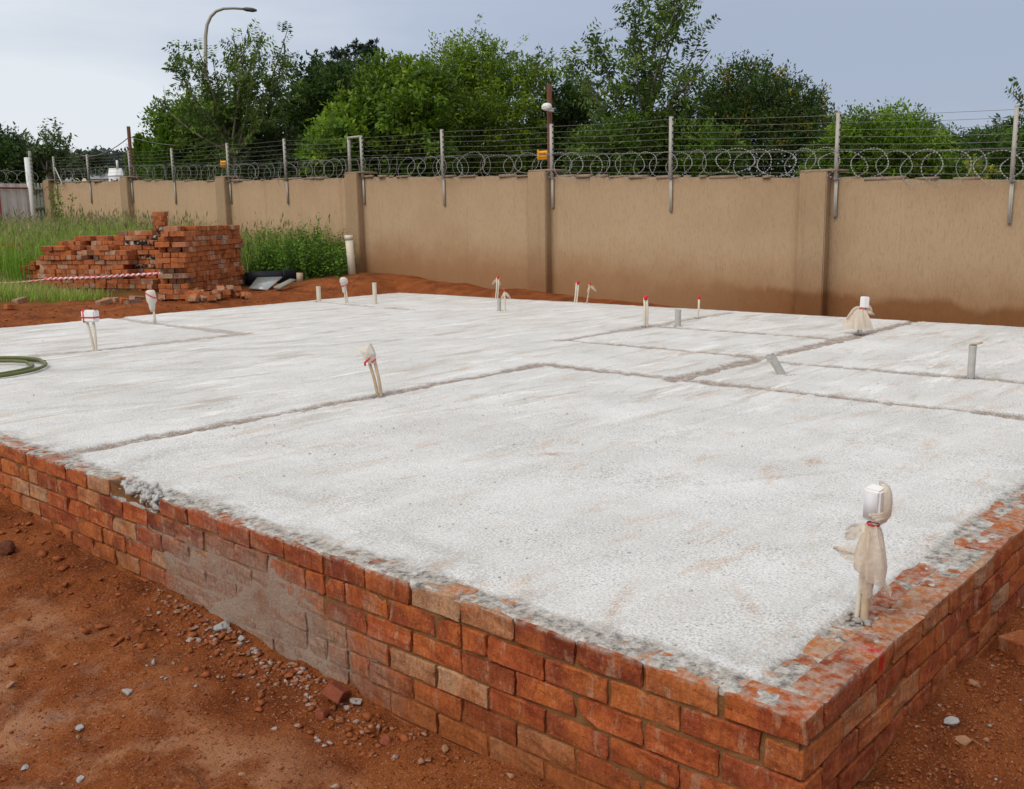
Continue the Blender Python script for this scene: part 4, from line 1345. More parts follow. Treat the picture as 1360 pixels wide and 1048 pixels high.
# far right: white box over a ruffled skirt
bx = thing('bagged_box', 'white box over a wide ruffled cream bag skirt near the tan wall', 'electrical box', (7.47, 2.92, -0.004), 0, PITCHG)
conduit(bx, (0, 0, 0), (.01, -.01, .27), .013, M_PVC); conduit(bx, (.0, .028, 0), (.008, .014, .27), .011, M_PVCG)
splash(bx, .06, 6)
o = obj('box', rbox((.06, .075, .11)), bx); o.location = (.015, -.022, .315); o.rotation_euler = (0, R(2), R(-35))
m_ = MB()
def sk2(t, z, r_):
    tt = (t - 2.3)
    asym = 1 + 0.35 * math.cos(tt)
    return folds(12, (5, 9, 14), (.16, .12, .07))(t, z, r_) * asym
m_.lathe([(.028, .265), (.022, .25), (.045, .235), (.07, .20), (.09, .16), (.105, .12), (.118, .08), (.12, .055)], 56, (0.015, -.005, 0), sk2)
flap(m_, (0, .02, .25), (-.6, .8, -.3), (0, 0, 1), .13, .09, 2, .6)
flap(m_, (.02, -.03, .25), (.5, -.8, .3), (0, 0, 1), .07, .09, 5, .8)
flap(m_, (.02, -.03, .235), (.5, -.8, -.1), (0, 0, 1), .09, .03, 7, .4)
m_.build('bag_skirt', M_BAG, bx, True)
m_ = MB(); m_.tube(np.stack([.015 + .036 * np.cos(th), -.012 + .036 * np.sin(th), .252 + .012 * np.cos(th + 2.4)], -1), .006, 6, closed=True)
m_.build('tie', M_TAPE, bx)

def baghead(parent, c, size, seed, mat=None, flat=True):
    me = lump(1.0, seed, 2, size, 0.55, mat or M_BAGW, 'bag')
    o_ = obj('bag', me, parent); o_.location = c
    return o_
# middle of slab: leaning twin conduits with pointed bag
bx = thing('bagged_box', 'leaning twin conduits with pointed cream bag and red tape mid slab', 'electrical box', (2.28, 4.19, -0.01), 0, PITCHG)
lx, ly = -CR[0] * .055, -CR[1] * .055
conduit(bx, (.0, 0, 0), (lx * .55 - .022 * CR[0], ly * .55 - .022 * CR[1], .24), .0115, M_PVCD)
conduit(bx, (.016, -.018, 0), (lx * .55 + .016 * CR[0], ly * .55 + .016 * CR[1], .25), .0115, M_PVCD)
splash(bx, .06, 7)
# bag: faceted, corner up
def bagpoly(parent, c, pts, mat):
    bm = bmesh.new()
    for p_ in pts: bm.verts.new(p_)
    bmesh.ops.convex_hull(bm, input=list(bm.verts))
    bmesh.ops.subdivide_edges(bm, edges=list(bm.edges), cuts=2, use_grid_fill=True)
    rr = random.Random(9)
    for v in bm.verts: v.co += Vector((rr.gauss(0, 1), rr.gauss(0, 1), rr.gauss(0, 1))) * .0022
    me = bpy.data.meshes.new('bag'); bm.to_mesh(me); bm.free(); me.materials.append(mat)
    o_ = obj('bag', me, parent); o_.location = c
    return o_
def rc(a, f_, z): return tuple(CR * a + np.array([CF[0], CF[1], 0]) * f_ + np.array([0, 0, z]))
bagpoly(bx, (lx * .85, ly * .85, .30), [rc(-.070, 0, .032), rc(-.055, -.03, .005), rc(.006, -.02, .068), rc(.012, .03, .066), rc(.036, -.03, .0), rc(.046, .0, -.02), rc(.04, .03, -.01), rc(.035, -.01, -.075),
        rc(.0, -.03, -.07), rc(-.02, -.03, -.05), rc(-.05, .02, .0), rc(0, .03, -.06), rc(-.01, -.045, .01)], M_BAGW)
m_ = MB()
e0 = np.array((lx * .75, ly * .75, .255))
rib = [rc(-.032, -.048, -.035), rc(-.030, -.05, -.012), rc(-.012, -.056, 0.002), rc(.004, -.052, .018)]
m_.tube([e0 + np.array(q_) for q_ in rib], [.007, .008, .007, .005], 6)
m_.tube([e0 + np.array(q_) for q_ in (rc(.012, -.046, -.012), rc(.028, -.040, -.004), rc(.040, -.03, .008))], .006, 6)
m_.build('tie', M_TAPE, bx)

# left: two conduits in a V with a taped white box
bx = thing('taped_box', 'white taped box on two splayed conduits at left of slab', 'electrical box', (2.22, 8.25, -0.01), 0, PITCHG)
e_ = CR * 1.0
conduit(bx, (0, 0, 0), tuple(-e_ * .045 + np.array([0, 0, .30])), .0125); conduit(bx, tuple(e_ * .020), tuple(e_ * .018 + np.array([0, 0, .30])), .0125)
splash(bx, .07, 8)
yaw = math.atan2(CR[1], CR[0]) - .25
o = obj('box', rbox((.15, .085, .115), .012), bx); o.location = tuple(-e_ * .006 + np.array([0, 0, .345])); o.rotation_euler = (0, 0, yaw)
m_ = MB(); m_.box((0, 0, -.012), (.155, .09, .014)); m_.box((-.045, 0, 0), (.012, .091, .121)); m_.box((-.0, 0, .058), (.15, .012, .006))
m_.build('tape', M_TAPE, o)
# left, further: slim taped bag
bx = thing('taped_bag', 'slim white bag with slanting red tape on conduit before the brick gap', 'electrical box', (3.93, 10.25, -0.01), 0, PITCHG)
conduit(bx, (0, 0, 0), (0, 0, .22), .013); conduit(bx, tuple(e_ * .022), tuple(-e_ * .02 + np.array([0, 0, .25])), .011, M_PVC)
conduit(bx, (.0, 0, 0), (.0, 0, .055), .019, M_PVCG, 'coupling')
m_ = MB(); m_.lathe([(.002, .16), (.022, .15), (.034, .19), (.038, .24), (.056, .28), (.058, .34), (.054, .395), (.04, .41), (.0, .415)], 18, (-.01, .01, 0), folds(4, (3, 5), (.07, .06)))
m_.build('bag', M_BAGW, bx, True)
m_ = MB(); m_.tube([np.array((-.01, .01, .35)) + .062 * (math.cos(a_) * e_ + math.sin(a_) * np.array([CF[0], CF[1], 0])) + np.array([0, 0, -.035 * math.cos(a_)]) for a_ in th], .007, 6, closed=True)
m_.build('tape', M_TAPE, bx)
# back left: rounded bag head
bx = thing('bagged_box', 'rounded white bag head on conduits by the soil mound', 'electrical box', (7.04, 10.43, -0.01), 0, PITCHG)
conduit(bx, (0, 0, 0), tuple(-e_ * .03 + np.array([0, 0, .29])), .012); conduit(bx, tuple(e_ * .025), tuple(e_ * .0 + np.array([0, 0, .29])), .012)
splash(bx, .05, 9)
baghead(bx, tuple(-e_ * .025 + np.array([0, 0, .335])), (.075, .075, .072), 12)
m_ = MB(); m_.lathe([(.05, .30), (.035, .27), (.03, .24), (.02, .17)], 14, (-.012, .012, 0), folds(6, (3, 5), (.1, .08))); m_.build('bag_neck', M_BAGW, bx, True)
m_ = MB(); m_.tube([np.array((-.012, .012, .272)) + .038 * (math.cos(a_) * e_ + math.sin(a_) * np.array([CF[0], CF[1], 0])) + np.array([0, 0, .012 * math.cos(a_)]) for a_ in th], .008, 6, closed=True)
m_.build('tape', M_TAPE, bx)

STUBG = 'plain pipe stubs in the slab'
def stub(x, y, h, r_, mat, label, lean=(0, 0), collar=True, capped=False):
    t_ = thing('pipe_stub', label, 'pipe', (x, y, -0.005), 0, STUBG)
    m_ = MB()
    th_ = np.linspace(0, 2 * math.pi, 14, endpoint=False)
    top = np.array([lean[0], lean[1], h])
    m_.tube([(0, 0, -.04), tuple(top)], r_, 14, cap=False)
    m_.tube([tuple(top), tuple(top * .995 - np.array([0, 0, .05]))], [r_, r_ * .86], 14, cap=False)
    # rim
    m_.tube([tuple(top - np.array([0, 0, .022])), tuple(top + np.array([0, 0, .001]))], r_ * 1.06, 14, cap=capped)
    m_.build('pipe', mat, t_, False)
    if collar: splash(t_, r_ * 1.9, int(x * 100))
    return t_
stub(7.08, 11.12, .228, .034, M_PVC, 'short cream pipe stub at the far left slab edge')
t_ = stub(7.18, 9.94, .314, .030, M_PVC, 'taller cream pipe stub with dark spot right of the rounded bag')
stub(7.36, 7.68, .167, .025, M_PVCG, 'low dirty pipe stub beside a thin red-capped conduit')
stub(7.08, 4.79, .181, .033, M_PVCG, 'grey pipe stub between two red-capped conduits at right')
stub(4.70, 2.36, .150, .030, M_PVCG, 'grey pipe stub leaning steeply left beside the slab joint', (-CR[0] * .115, -CR[1] * .115))
t_ = stub(5.35, 1.24, .235, .026, M_PVCG, 'slim grey pipe with wood chip on top at right')
m_ = MB(); m_.box((0.012, -.018, .247), (.045, .075, .014), rotm('X', R(-14))); m_.build('wood_chip', M_WOOD, t_)
# thick pipe standing against the wall pillar
q = at(468, 364, 17.2); q[2] = g1(q[0], q[1])
hh = at(466, 314, 17.2)[2] - q[2] + .02
t_ = thing('vent_pipe', 'thick cream vent pipe standing in soil against the wall pillar', 'pipe', tuple(q))
m_ = MB(); lean = CR * -.035
m_.tube([(0, 0, -.1), tuple(lean + np.array([0, 0, hh]))], .068, 18); m_.tube([tuple(lean + np.array([0, 0, hh - .08])), tuple(lean + np.array([0, 0, hh + .004]))], .074, 18)
m_.build('pipe', M_PVC, t_, False)

REDG = 'red-capped conduits standing along the slab'
def redcap(x, y, h, leanpx, label, twin=False, fl=0, r_=.013, mat=None):
    t_ = thing('capped_conduit', label, 'conduit', (x, y, -0.005), 0, REDG)
    ln = CR * leanpx
    top = ln + np.array([0, 0, h])
    conduit(t_, (0, 0, 0), tuple(top * .93), r_, mat or M_PVC)
    if twin: conduit(t_, tuple(CR * .028), tuple(top * .93 + CR * .026), r_ * .95, M_PVC)
    splash(t_, .04, int(h * 1000))
    c = top + (CR * .013 if twin else 0)
    m_ = MB(); ww = r_ * (1.9 if twin else 1.2)
    m_.tube([tuple(c - np.array([0, 0, .045])), tuple(c - np.array([0, 0, .012])), tuple(c)], [ww * .9, ww * 1.08, ww * .75], 10)
    m_.build('red_cap', M_TAPE, t_, True)
    if fl:
        m_ = MB(); flap(m_, tuple(c - np.array([0, 0, .05])), tuple(CR * fl + np.array([0, 0, -.5])), (0, 0, 1), .10, .05, 4, .3)
        flap(m_, tuple(c - np.array([0, 0, .06])), tuple(-CR * fl * .4 + np.array([0, 0, -1.])), tuple(CR), .08, .035, 5, .1)
        m_.build('plastic_flap', M_BAG, t_, True)
redcap(7.40, 7.61, .294, -.015, 'thin red-capped conduit with wrap beside a low dirty stub', False, 1, .011)
redcap(8.84, 9.10, .345, .028, 'red-topped conduit with cream flap before the middle wall pillar', True, -1, .010)
redcap(8.80, 7.56, .315, .034, 'red-topped twin conduit at back slab edge, left of a flapped one', True, 0, .012)
redcap(8.82, 7.36, .303, .044, 'thin leaning conduit with torn flap at the back slab edge', False, 1, .011, M_PVCD)
redcap(6.88, 5.09, .338, -.003, 'tall red-capped twin conduit left of the grey stub', True, 0, .013)
redcap(7.96, 5.07, .265, .014, 'small red-capped conduit right of the grey stub near wall', False, 0, .012)

# green hose coiled on the slab
t_ = thing('garden_hose', 'olive green garden hose coiled on the slab at left picture edge', 'hose', (0.95, 7.75, 0))
m_ = MB()
pts = []
for s_ in np.linspace(0, 2.6, 150):
    a_ = s_ * 2 * math.pi
    rr_ = .52 + .07 * math.sin(a_ * .5 + 1) + .03 * s_
    pts.append((rr_ * 1.02 * math.cos(a_) - .05 * s_, rr_ * .92 * math.sin(a_) + .05 * math.sin(s_ * 3), .020 + .016 * (s_ > 1) * (0.6 + .4 * math.sin(a_)) + .012 * (s_ > 2)))
m_.tube(pts, .0145, 8)
m_.build('tube', M_HOSE, t_, True)

# ------------------------------------------------------------------ stones and rubble on the soil
ST = [(298, 836, .040, 'G', 'largest grey concrete lump against the plinth below the cement smear'),
      (204, 880, .017, 'G', 'white-grey stone with two crumbs in the middle of the soil'),
      (195, 885, .009, 'G', 'tiny white stone just left of the white-grey stone'),
      (169, 921, .024, 'G', 'flat grey angular stone on the pale dusty patch'),
      (106, 969, .020, 'G', 'bluish round stone above a tan pebble at lower left'),
      (103, 980, .013, 'T', 'tan pebble touching the bluish round stone'),
      (107, 1036, .016, 'G', 'pale pointed stone at the bottom picture edge, left'),
      (322, 1031, .017, 'T', 'rounded beige stone alone near the bottom edge'),
      (33, 1021, .013, 'G', 'small light stone in the bottom left corner'),
      (181, 859, .017, 'T', 'tan rounded stone beside a red brick chip'),
      (152, 858, .018, 'R', 'flat dark red brick chip left of the tan rounded stone'),
      (170, 849, .020, 'R', 'long red-brown chip above the other red chip'),
      (196, 1010, .017, 'R', 'red brick chip on open soil at bottom centre left'),
      (221, 902, .011, 'G', 'small pale stone right of the dusty patch'),
      (17, 920, .020, 'T', 'light tan stone by the left picture edge'),
      (253, 852, .018, 'G', 'white rubble stone left of the rubble along the plinth'),
      (322, 849, .020, 'G', 'white rubble stone touching the plinth right of the largest lump'),
      (237, 814, .022, 'T', 'flat tan stone at the upper end of the rubble'),
      (221, 804, .016, 'R', 'orange brick chip at the top of the rubble, by the plinth'),
      (230, 882, .013, 'T', 'brownish pebble below the white rubble stone'),
      (84, 885, .013, 'R', 'small dark brown stone on the grey dusty soil'),
      (15, 882, .020, 'R', 'reddish flat chip near the left edge above the dusty soil'),
      (100, 884, .014, 'T', 'pair-forming pale stone in the middle left soil'),
      (453, 941, .042, 'B', 'orange broken brick end beside the plinth foot'),
      (428, 952, .036, 'R', 'dark red brick shard left of the orange brick end'),
      (474, 934, .026, 'G', 'upright grey mortar shard behind the orange brick end'),
      (512, 987, .030, 'R', 'pinkish brick shard further along the plinth foot'),
      (590, 997, .022, 'T', 'pale mortar lump near the plinth at bottom centre'),
      (1280, 980, .030, 'T', 'tan mortar lump on dark soil right of the plinth'),
      (1262, 962, .028, 'G', 'pale crumbly mortar lump beside the right plinth foot'),
      (1311, 985, .014, 'T', 'small tan pebble on dark soil right of the mortar lump'),
      (1296, 910, .022, 'T', 'flat beige chip near the right plinth foot, upper')]
for k, (px, py, r_, kd, lab) in enumerate(ST):
    q = ground_at(px, py)
    if q[1] < 1.2 and q[0] < 0 and q[0] > -0.03: q[0] = -0.05
    if kd == 'B':
        me = brick_mesh(.075, .07, .05, 400, M_STONER, 1, .006)
        o = obj('brick_fragment', me); o.location = q + np.array([-.02, 0, .03]); o.rotation_euler = (.5, .4, .6)
    else:
        me = shard(r_ * .95, 500 + k, 15, {'G': M_STONE, 'T': M_STONET, 'R': M_STONER}[kd], 'stone', (rb.uniform(1, 1.35), rb.uniform(.75, 1.0), rb.uniform(.5, .75)))
        o = obj('stone' if kd in 'GT' else 'brick_fragment', me); o.location = q + np.array([0, 0, r_ * .3]); o.rotation_euler = (rb.uniform(-.3, .3), rb.uniform(-.3, .3), rb.uniform(0, 6))
    tag(o, lab, 'stone' if kd in 'GT' else 'brick fragment', 'stones and brick bits on the soil')
q = ground_at(10, 735)
for k, (dx, dy, r_, lab) in enumerate([(0, 0, .055, 'big dark soil clod beside the plinth at left picture edge'), (.02, .42, .05, 'pale crusted clod above the big dark clod at left edge')]):
    o = obj('soil_clod', lump(r_, 700 + k, 3, (1, 1.3, .8), .6, M_CLOD if k == 0 else M_STONET, 'soil_clod'))
    o.location = (q[0] + dx, q[1] + dy, g1(q[0] + dx, q[1] + dy) + r_ * .4)
    tag(o, lab, 'clod')

lumps_small = [shard(1.0, 800 + k, 9) for k in range(14)]
def scatter(name, label, n, area, rmin, rmax, mat, powr=2.5):
    items = []
    for _ in range(n):
        x, y = area()
        r_ = rmin + (rmax - rmin) * rb.random() ** powr
        items.append((rb.choice(lumps_small), Matrix.Translation((x, y, g1(x, y) + r_ * .25)) @ Matrix.Rotation(rb.uniform(0, 6), 4, 'Z') @ Matrix.Scale(r_, 4)))
    return tag(joined(name, items, mat, None), label, 'gravel')
def a_open(): return (-rb.random() ** 0.9 * 1.9, rb.uniform(0.4, 5.2))
def a_plinth():
    y = rb.gauss(2.1, .5)
    return (-0.015 - abs(rb.gauss(0, .10)) - .02, max(.9, y))
def a_right(): return (rb.uniform(.4, 2.3), -0.02 - abs(rb.gauss(0, .22)))
for nm, mt, k in (('grey', M_GRITG, 1), ('tan', M_GRITT, 2), ('red', M_GRITR, 2)):
    scatter('gravel', 'fine %s grit strewn over the red soil left of the plinth' % nm, 900 * k, a_open, .0015, .009, mt, 5)
    scatter('rubble', '%s rubble crumbs heaped along the left plinth foot' % nm, (330 if nm == 'grey' else 150 * k), a_plinth, .004, .021, mt, 2.6)
    scatter('gravel', '%s grit on the dark soil right of the plinth' % nm, 200 * k, a_right, .002, .011, mt, 4)
scatter('clods', 'crumbs of red soil all over the ground left of the plinth', 5200, a_open, .002, .012, M_CLODR, 4)
scatter('clods', 'crumbs of red soil on the ground right of the plinth', 1500, a_right, .002, .014, M_CLODR, 4)
scatter('clods', 'larger lumps of red soil along the left plinth foot', 150, lambda: (-.05 - abs(rb.gauss(0, .22)), rb.uniform(1.0, 5.0)), .008, .034, M_CLODR, 2)
def a_back(): return (rb.uniform(2.5, 9.4), rb.uniform(11.4, 13.4))
scatter('clods', 'small red clods on the soil strip behind the slab', 1500, a_back, .005, .026, M_CLODR, 3.5)

# ------------------------------------------------------------------ vegetation
def quads(V4):
    n = len(V4)
    return V4.reshape(-1, 3), np.arange(n * 4).reshape(n, 4)

def leaf_cards(P, D, L, Wr, col, up=0.5, rs=None):
    """P (n,3) base points, D (n,3) directions, L (n,) lengths, returns V,F,tint"""
    rs = rs or rng
    n = len(P)
    D = D / (np.linalg.norm(D, axis=1)[:, None] + 1e-9)
    nr = rs.normal(size=(n, 3)); nr[:, 2] += up * 2
    sd_ = np.cross(D, nr); sd_ /= np.linalg.norm(sd_, axis=1)[:, None] + 1e-9
    L = L[:, None]
    nn = np.cross(sd_, D)
    mid = P + D * L * 0.45
    V = np.stack([P, mid + sd_ * L * Wr * 0.5, P + D * L - nn * L * 0.12, mid - sd_ * L * Wr * 0.5], 1)
    return V, np.repeat(col, 4, 0)

def pix_lobe(px, py, rx, ry, dep):
    c = at(px, py, dep)
    return c, rx * dep / FPX, ry * dep / FPX

def crown_mesh(name, lobes, pal, n_leaf, L, wr, clump=28, spread=0.30, up=0.5, horiz=0.0, shell=0.6, seed=1, tip=None, tipf=0.0, droop=0.0):
    rs = np.random.default_rng(seed)
    n_leaf = int(n_leaf * 1.9)
    vol = np.array([max(rl * rz, .01) for (_, rl, rz) in lobes])
    cnt = np.maximum((vol / vol.sum() * n_leaf / clump).astype(int), 4)
    PV, PC = [], []
    pal = np.array(pal)
    for (c, rl, rz), nc in zip(lobes, cnt):
        d = rs.normal(size=(nc, 3)); d /= np.linalg.norm(d, axis=1)[:, None]
        rr_ = shell + (1.05 - shell) * rs.random(nc) ** 0.7
        inner = rs.random(nc) < 0.22
        rr_[inner] = rs.random(inner.sum()) * shell
        # lumpy radius so that the outline breaks up
        lum = 0.80 + 0.40 * vnoise(d[:, 0] * 2.6 + seed, d[:, 1] * 2.6 + d[:, 2] * 3.1, seed)
        cc = c + d * (rr_ * lum)[:, None] * np.array([rl, rl, rz])
        sz = spread * rs.uniform(0.6, 1.3, nc) * min(1.0, 0.5 + rl * .5)
        t_ = rs.random(nc)
        patch = vnoise(cc[:, 0] * 1.3 + cc[:, 1] * .7, cc[:, 2] * 1.7 + cc[:, 1] * .6, seed + 5)
        ccol = pal[np.clip((t_ * len(pal)).astype(int), 0, len(pal) - 1)] * (rs.uniform(0.6, 1.4, nc) * (0.55 + 0.9 * patch))[:, None]
        if tip is not None:  # brighter clumps, mostly on top: lit tops put into leaf colour; flowers on flowering tree
            tm = (rs.random(nc) < tipf * (0.4 + 1.2 * np.clip(d[:, 2], 0, 1))) & (rr_ > shell)
            ccol[tm] = np.array(tip) * rs.uniform(0.8, 1.2, (tm.sum(), 1))
        ax = d + np.array([0, 0, 0.25 - droop]) + rs.normal(size=(nc, 3)) * 0.45
        if horiz: ax[:, 2] *= (1 - horiz)
        ax /= np.linalg.norm(ax, axis=1)[:, None]
        k = clump
        along = rs.random((nc, k)) ** 0.8
        off = rs.normal(size=(nc, k, 3)) * 0.34
        off[:, :, 2] *= (1 - 0.6 * horiz)
        P = cc[:, None, :] + (ax[:, None, :] * along[:, :, None] * 1.5 + off * (1.1 - 0.55 * along[:, :, None])) * sz[:, None, None]
        D = ax[:, None, :] * 0.8 + rs.normal(size=(nc, k, 3)) * 0.75
        D[:, :, 2] -= droop
        LL = L * rs.uniform(0.6, 1.35, (nc, k))
        C = np.repeat(ccol[:, None, :], k, 1) * rs.uniform(0.78, 1.22, (nc, k, 1))
        v, cl = leaf_cards(P.reshape(-1, 3), D.reshape(-1, 3), LL.ravel(), wr, C.reshape(-1, 3), up, rs)
        PV.append(v); PC.append(cl)
    V, F_ = quads(np.concatenate(PV))
    return np_mesh(name, V, F_, M_LEAF, {'tint': np.concatenate(PC)})

def trunk_mesh(base, lobes, r0, mat, seed=1, share=0.8, n=6):
    """tapered trunk with limbs reaching into the lobes"""
    rr = random.Random(seed)
    mb = MB()
    cen = np.mean([c for c, _, _ in lobes], 0)
    low = min(c[2] - rz for c, _, rz in lobes)
    fork = np.array([base[0] * .6 + cen[0] * .4, base[1] * .6 + cen[1] * .4, max(base[2] + .8, base[2] * .45 + cen[2] * .55)])
    mb.tube([base, base * .5 + fork * .5 + np.array([rr.uniform(-.08, .08), rr.uniform(-.08, .08), 0]), fork], [r0 * 1.15, r0 * .9, r0 * .75], 8)
    for (c, rl, rz) in lobes:
        e_ = c + np.array([rr.uniform(-.2, .2) * rl, rr.uniform(-.2, .2) * rl, rz * .55])
        mid = fork * .5 + e_ * .5 + np.array([0, 0, -.12 * np.linalg.norm(e_ - fork)])
        mb.tube([fork, mid, e_], [r0 * .5, r0 * .28, r0 * .06], 6)
        for _ in range(2):
            e2 = c + np.array([rr.uniform(-1, 1) * rl, rr.uniform(-1, 1) * rl, rr.uniform(-.4, .8) * rz])
            mb.tube([mid, mid * .4 + e2 * .6, e2], [r0 * .2, r0 * .12, r0 * .03], 5)
    return mb.mesh('trunk', mat, True)

TREEG = 'trees and bushes behind the wall'
def tree(name, label, cat, dep, base_px, lobes, pal, n_leaf, L, wr, r0=.12, bark=None, ddep=None, seed=1, **kw):
    lb = []
    rr = random.Random(seed + 100)
    for l_ in lobes:
        dd = dep + (l_[4] if len(l_) > 4 else rr.uniform(-.8, .8))
        lb.append(pix_lobe(l_[0], l_[1], l_[2], l_[3], dd))
    b = at(base_px, 250, dep); b[2] = g1(b[0], b[1]) - .05
    t_ = thing(name, label, cat, tuple(b), 0, TREEG)
    me = trunk_mesh(b, lb, r0, bark or M_BARK, seed)
    o_ = obj('trunk', me, t_); o_.location = tuple(-b)
    me = crown_mesh('crown', lb, pal, n_leaf, L, wr, seed=seed, **kw)
    o_ = obj('crown', me, t_); o_.location = tuple(-b)
    return t_

G_DARK = [(.030, .066, .013), (.043, .090, .015), (.060, .112, .018)]
G_MID = [(.075, .145, .016), (.10, .18, .018), (.125, .21, .02)]
G_LIGHT = [(.115, .205, .017), (.15, .25, .02), (.09, .165, .015)]
G_FEATH = [(.12, .195, .017), (.155, .24, .02), (.085, .15, .015)]
G_GREY = [(.10, .145, .06), (.13, .18, .075), (.08, .12, .05)]

tree('broadleaf_tree', 'big spreading feathery green tree left of the rusty pole', 'tree', 23, 640,
     [(628, 78, 34, 22), (596, 96, 30, 24), (660, 104, 36, 30), (622, 128, 48, 36), (690, 112, 26, 26), (714, 92, 20, 13), (600, 168, 52, 42), (660, 168, 52, 46), (560, 190, 36, 36), (640, 214, 80, 30), (700, 180, 26, 38)],
     G_FEATH, 30000, .085, .42, .16, seed=3, clump=30, spread=.34, horiz=.35, tip=(.22, .32, .02), tipf=.3, shell=.45)
tree('broadleaf_tree', 'bright light-green tree between the cedar and the big feathery tree', 'tree', 21, 520,
     [(512, 106, 24, 17), (536, 124, 32, 26), (498, 150, 38, 30), (548, 158, 36, 36), (562, 118, 24, 18), (476, 196, 38, 38), (540, 208, 50, 34), (440, 205, 30, 30)],
     G_LIGHT[:2] + G_MID, 20000, .115, .5, .11, seed=4, spread=.34, tip=(.22, .33, .025), tipf=.3, shell=.45)
tree('broadleaf_tree', 'dark dense round tree in front of the cedar', 'tree', 26, 425,
     [(416, 116, 26, 23), (446, 126, 32, 28), (402, 150, 24, 22), (430, 178, 46, 42), (404, 214, 40, 30), (470, 160, 30, 36), (450, 212, 40, 32)],
     G_DARK + [(.05, .10, .018)], 18000, .12, .5, .14, seed=5, spread=.36, tip=(.08, .15, .02), tipf=.2)
# cedar with level plates
tree('cedar_tree', 'blue-green cedar with level branches rising behind the dark round tree', 'tree', 36, 470,
     [(456, 72, 16, 6), (474, 62, 11, 4), (448, 88, 22, 6), (432, 97, 20, 5), (470, 84, 16, 6), (490, 72, 7, 11), (493, 60, 5, 7), (478, 100, 22, 7), (492, 92, 14, 6), (460, 112, 32, 10), (500, 112, 20, 9), (480, 135, 36, 16), (500, 155, 30, 22)],
     [(.030, .058, .035), (.045, .075, .045), (.024, .048, .026)], 13000, .12, .35, .16, M_BARKG, seed=6, spread=.17, horiz=.7, shell=.2, clump=24)
tree('broadleaf_tree', 'dark tree right behind the rusty pole with sensor', 'tree', 24, 755,
     [(752, 128, 24, 24), (772, 152, 22, 24), (742, 170, 34, 36), (770, 200, 36, 34), (722, 205, 36, 34)],
     G_DARK + G_FEATH[2:], 15000, .085, .42, .12, seed=7, spread=.32, shell=.5)
tree('flowering_tree', 'dark rounded tree dotted with yellow flowers right of the tall airy tree', 'tree', 20, 1010,
     [(985, 124, 42, 26), (1012, 148, 46, 36), (955, 150, 30, 30), (1046, 142, 34, 22), (1072, 166, 28, 24), (1000, 190, 68, 44), (1068, 202, 44, 36), (940, 200, 30, 36)],
     G_DARK[1:] + [(.05, .085, .016)], 26000, .075, .42, .14, seed=8, spread=.30, tip=(.26, .23, .02), tipf=.14, shell=.55)
tree('broadleaf_tree', 'bright green bushy tree right of the fence post at right', 'tree', 18, 1180,
     [(1150, 182, 34, 22), (1190, 178, 36, 20), (1138, 205, 44, 34), (1208, 198, 40, 28), (1234, 202, 16, 18), (1200, 226, 60, 24), (1120, 218, 36, 26)],
     G_MID[:2] + G_LIGHT[1:], 20000, .075, .42, .11, seed=9, spread=.28, horiz=.35, tip=(.19, .32, .02), tipf=.3)
tree('cedar_tree', 'distant dark flat-topped tree between the bright bush and right-edge tree', 'tree', 42, 1266,
     [(1264, 183, 22, 5), (1252, 190, 20, 7), (1278, 188, 14, 4), (1262, 200, 30, 14), (1270, 215, 36, 20)],
     [(.025, .05, .03), (.035, .065, .038)], 6000, .14, .4, .18, seed=10, spread=.3, horiz=.6)
tree('broadleaf_tree', 'dark green tree behind the rightmost fence post', 'tree', 19, 1335,
     [(1338, 196, 36, 24), (1308, 212, 30, 22), (1352, 216, 40, 30), (1286, 226, 22, 15), (1400, 205, 40, 34)],
     G_DARK[1:] + G_MID[:1], 16000, .08, .42, .11, seed=11, spread=.28, horiz=.3)
tree('flowering_bush', 'small yellow-flowered bush just above the wall near right post', 'bush', 13.6, 1296, [(1296, 229, 9, 7), (1306, 232, 8, 7)], [(.32, .34, .05), (.10, .16, .03)], 700, .05, .5, .03, seed=12, spread=.12)
tree('bush', 'low mid-green thicket under the tall airy tree', 'bush', 18.5, 850,
     [(802, 212, 40, 30), (850, 206, 48, 30), (900, 216, 46, 32), (830, 190, 26, 18), (905, 186, 26, 20), (940, 214, 36, 30)],
     G_MID + G_DARK[2:], 18000, .085, .45, .09, seed=13, spread=.28, tip=(.11, .19, .02), tipf=.25)
tree('bush', 'dense bright bush below the airy tree by the street lamp', 'bush', 28.5, 262,
     [(236, 168, 26, 22), (274, 164, 30, 26), (250, 200, 42, 40), (296, 206, 36, 38), (232, 205, 18, 34)],
     G_MID[:2] + G_LIGHT[1:2] + G_DARK[2:], 15000, .105, .5, .12, seed=14, spread=.34, tip=(.12, .20, .02), tipf=.3)
tree('bush', 'grey-green thin bush between the airy tree and dark round tree', 'bush', 25, 350,
     [(345, 208, 32, 30), (372, 200, 22, 26), (325, 222, 30, 20), (388, 222, 24, 20)], G_GREY + G_DARK[2:], 8000, .09, .4, .09, seed=15, spread=.32)
tree('bush', 'pale bluish shrub just above the wall left of the double post', 'bush', 20.5, 440, [(445, 222, 16, 20), (432, 212, 14, 12)], [(.08, .13, .07), (.11, .16, .085)], 2600, .08, .5, .05, seed=16, spread=.22)
tree('broadleaf_tree', 'dark tree at the far left edge behind the gate', 'tree', 33, 2,
     [(2, 208, 30, 16), (14, 226, 34, 20), (-20, 210, 30, 30), (36, 226, 22, 18)], G_DARK + G_GREY[2:], 9000, .13, .42, .14, seed=17, spread=.42)
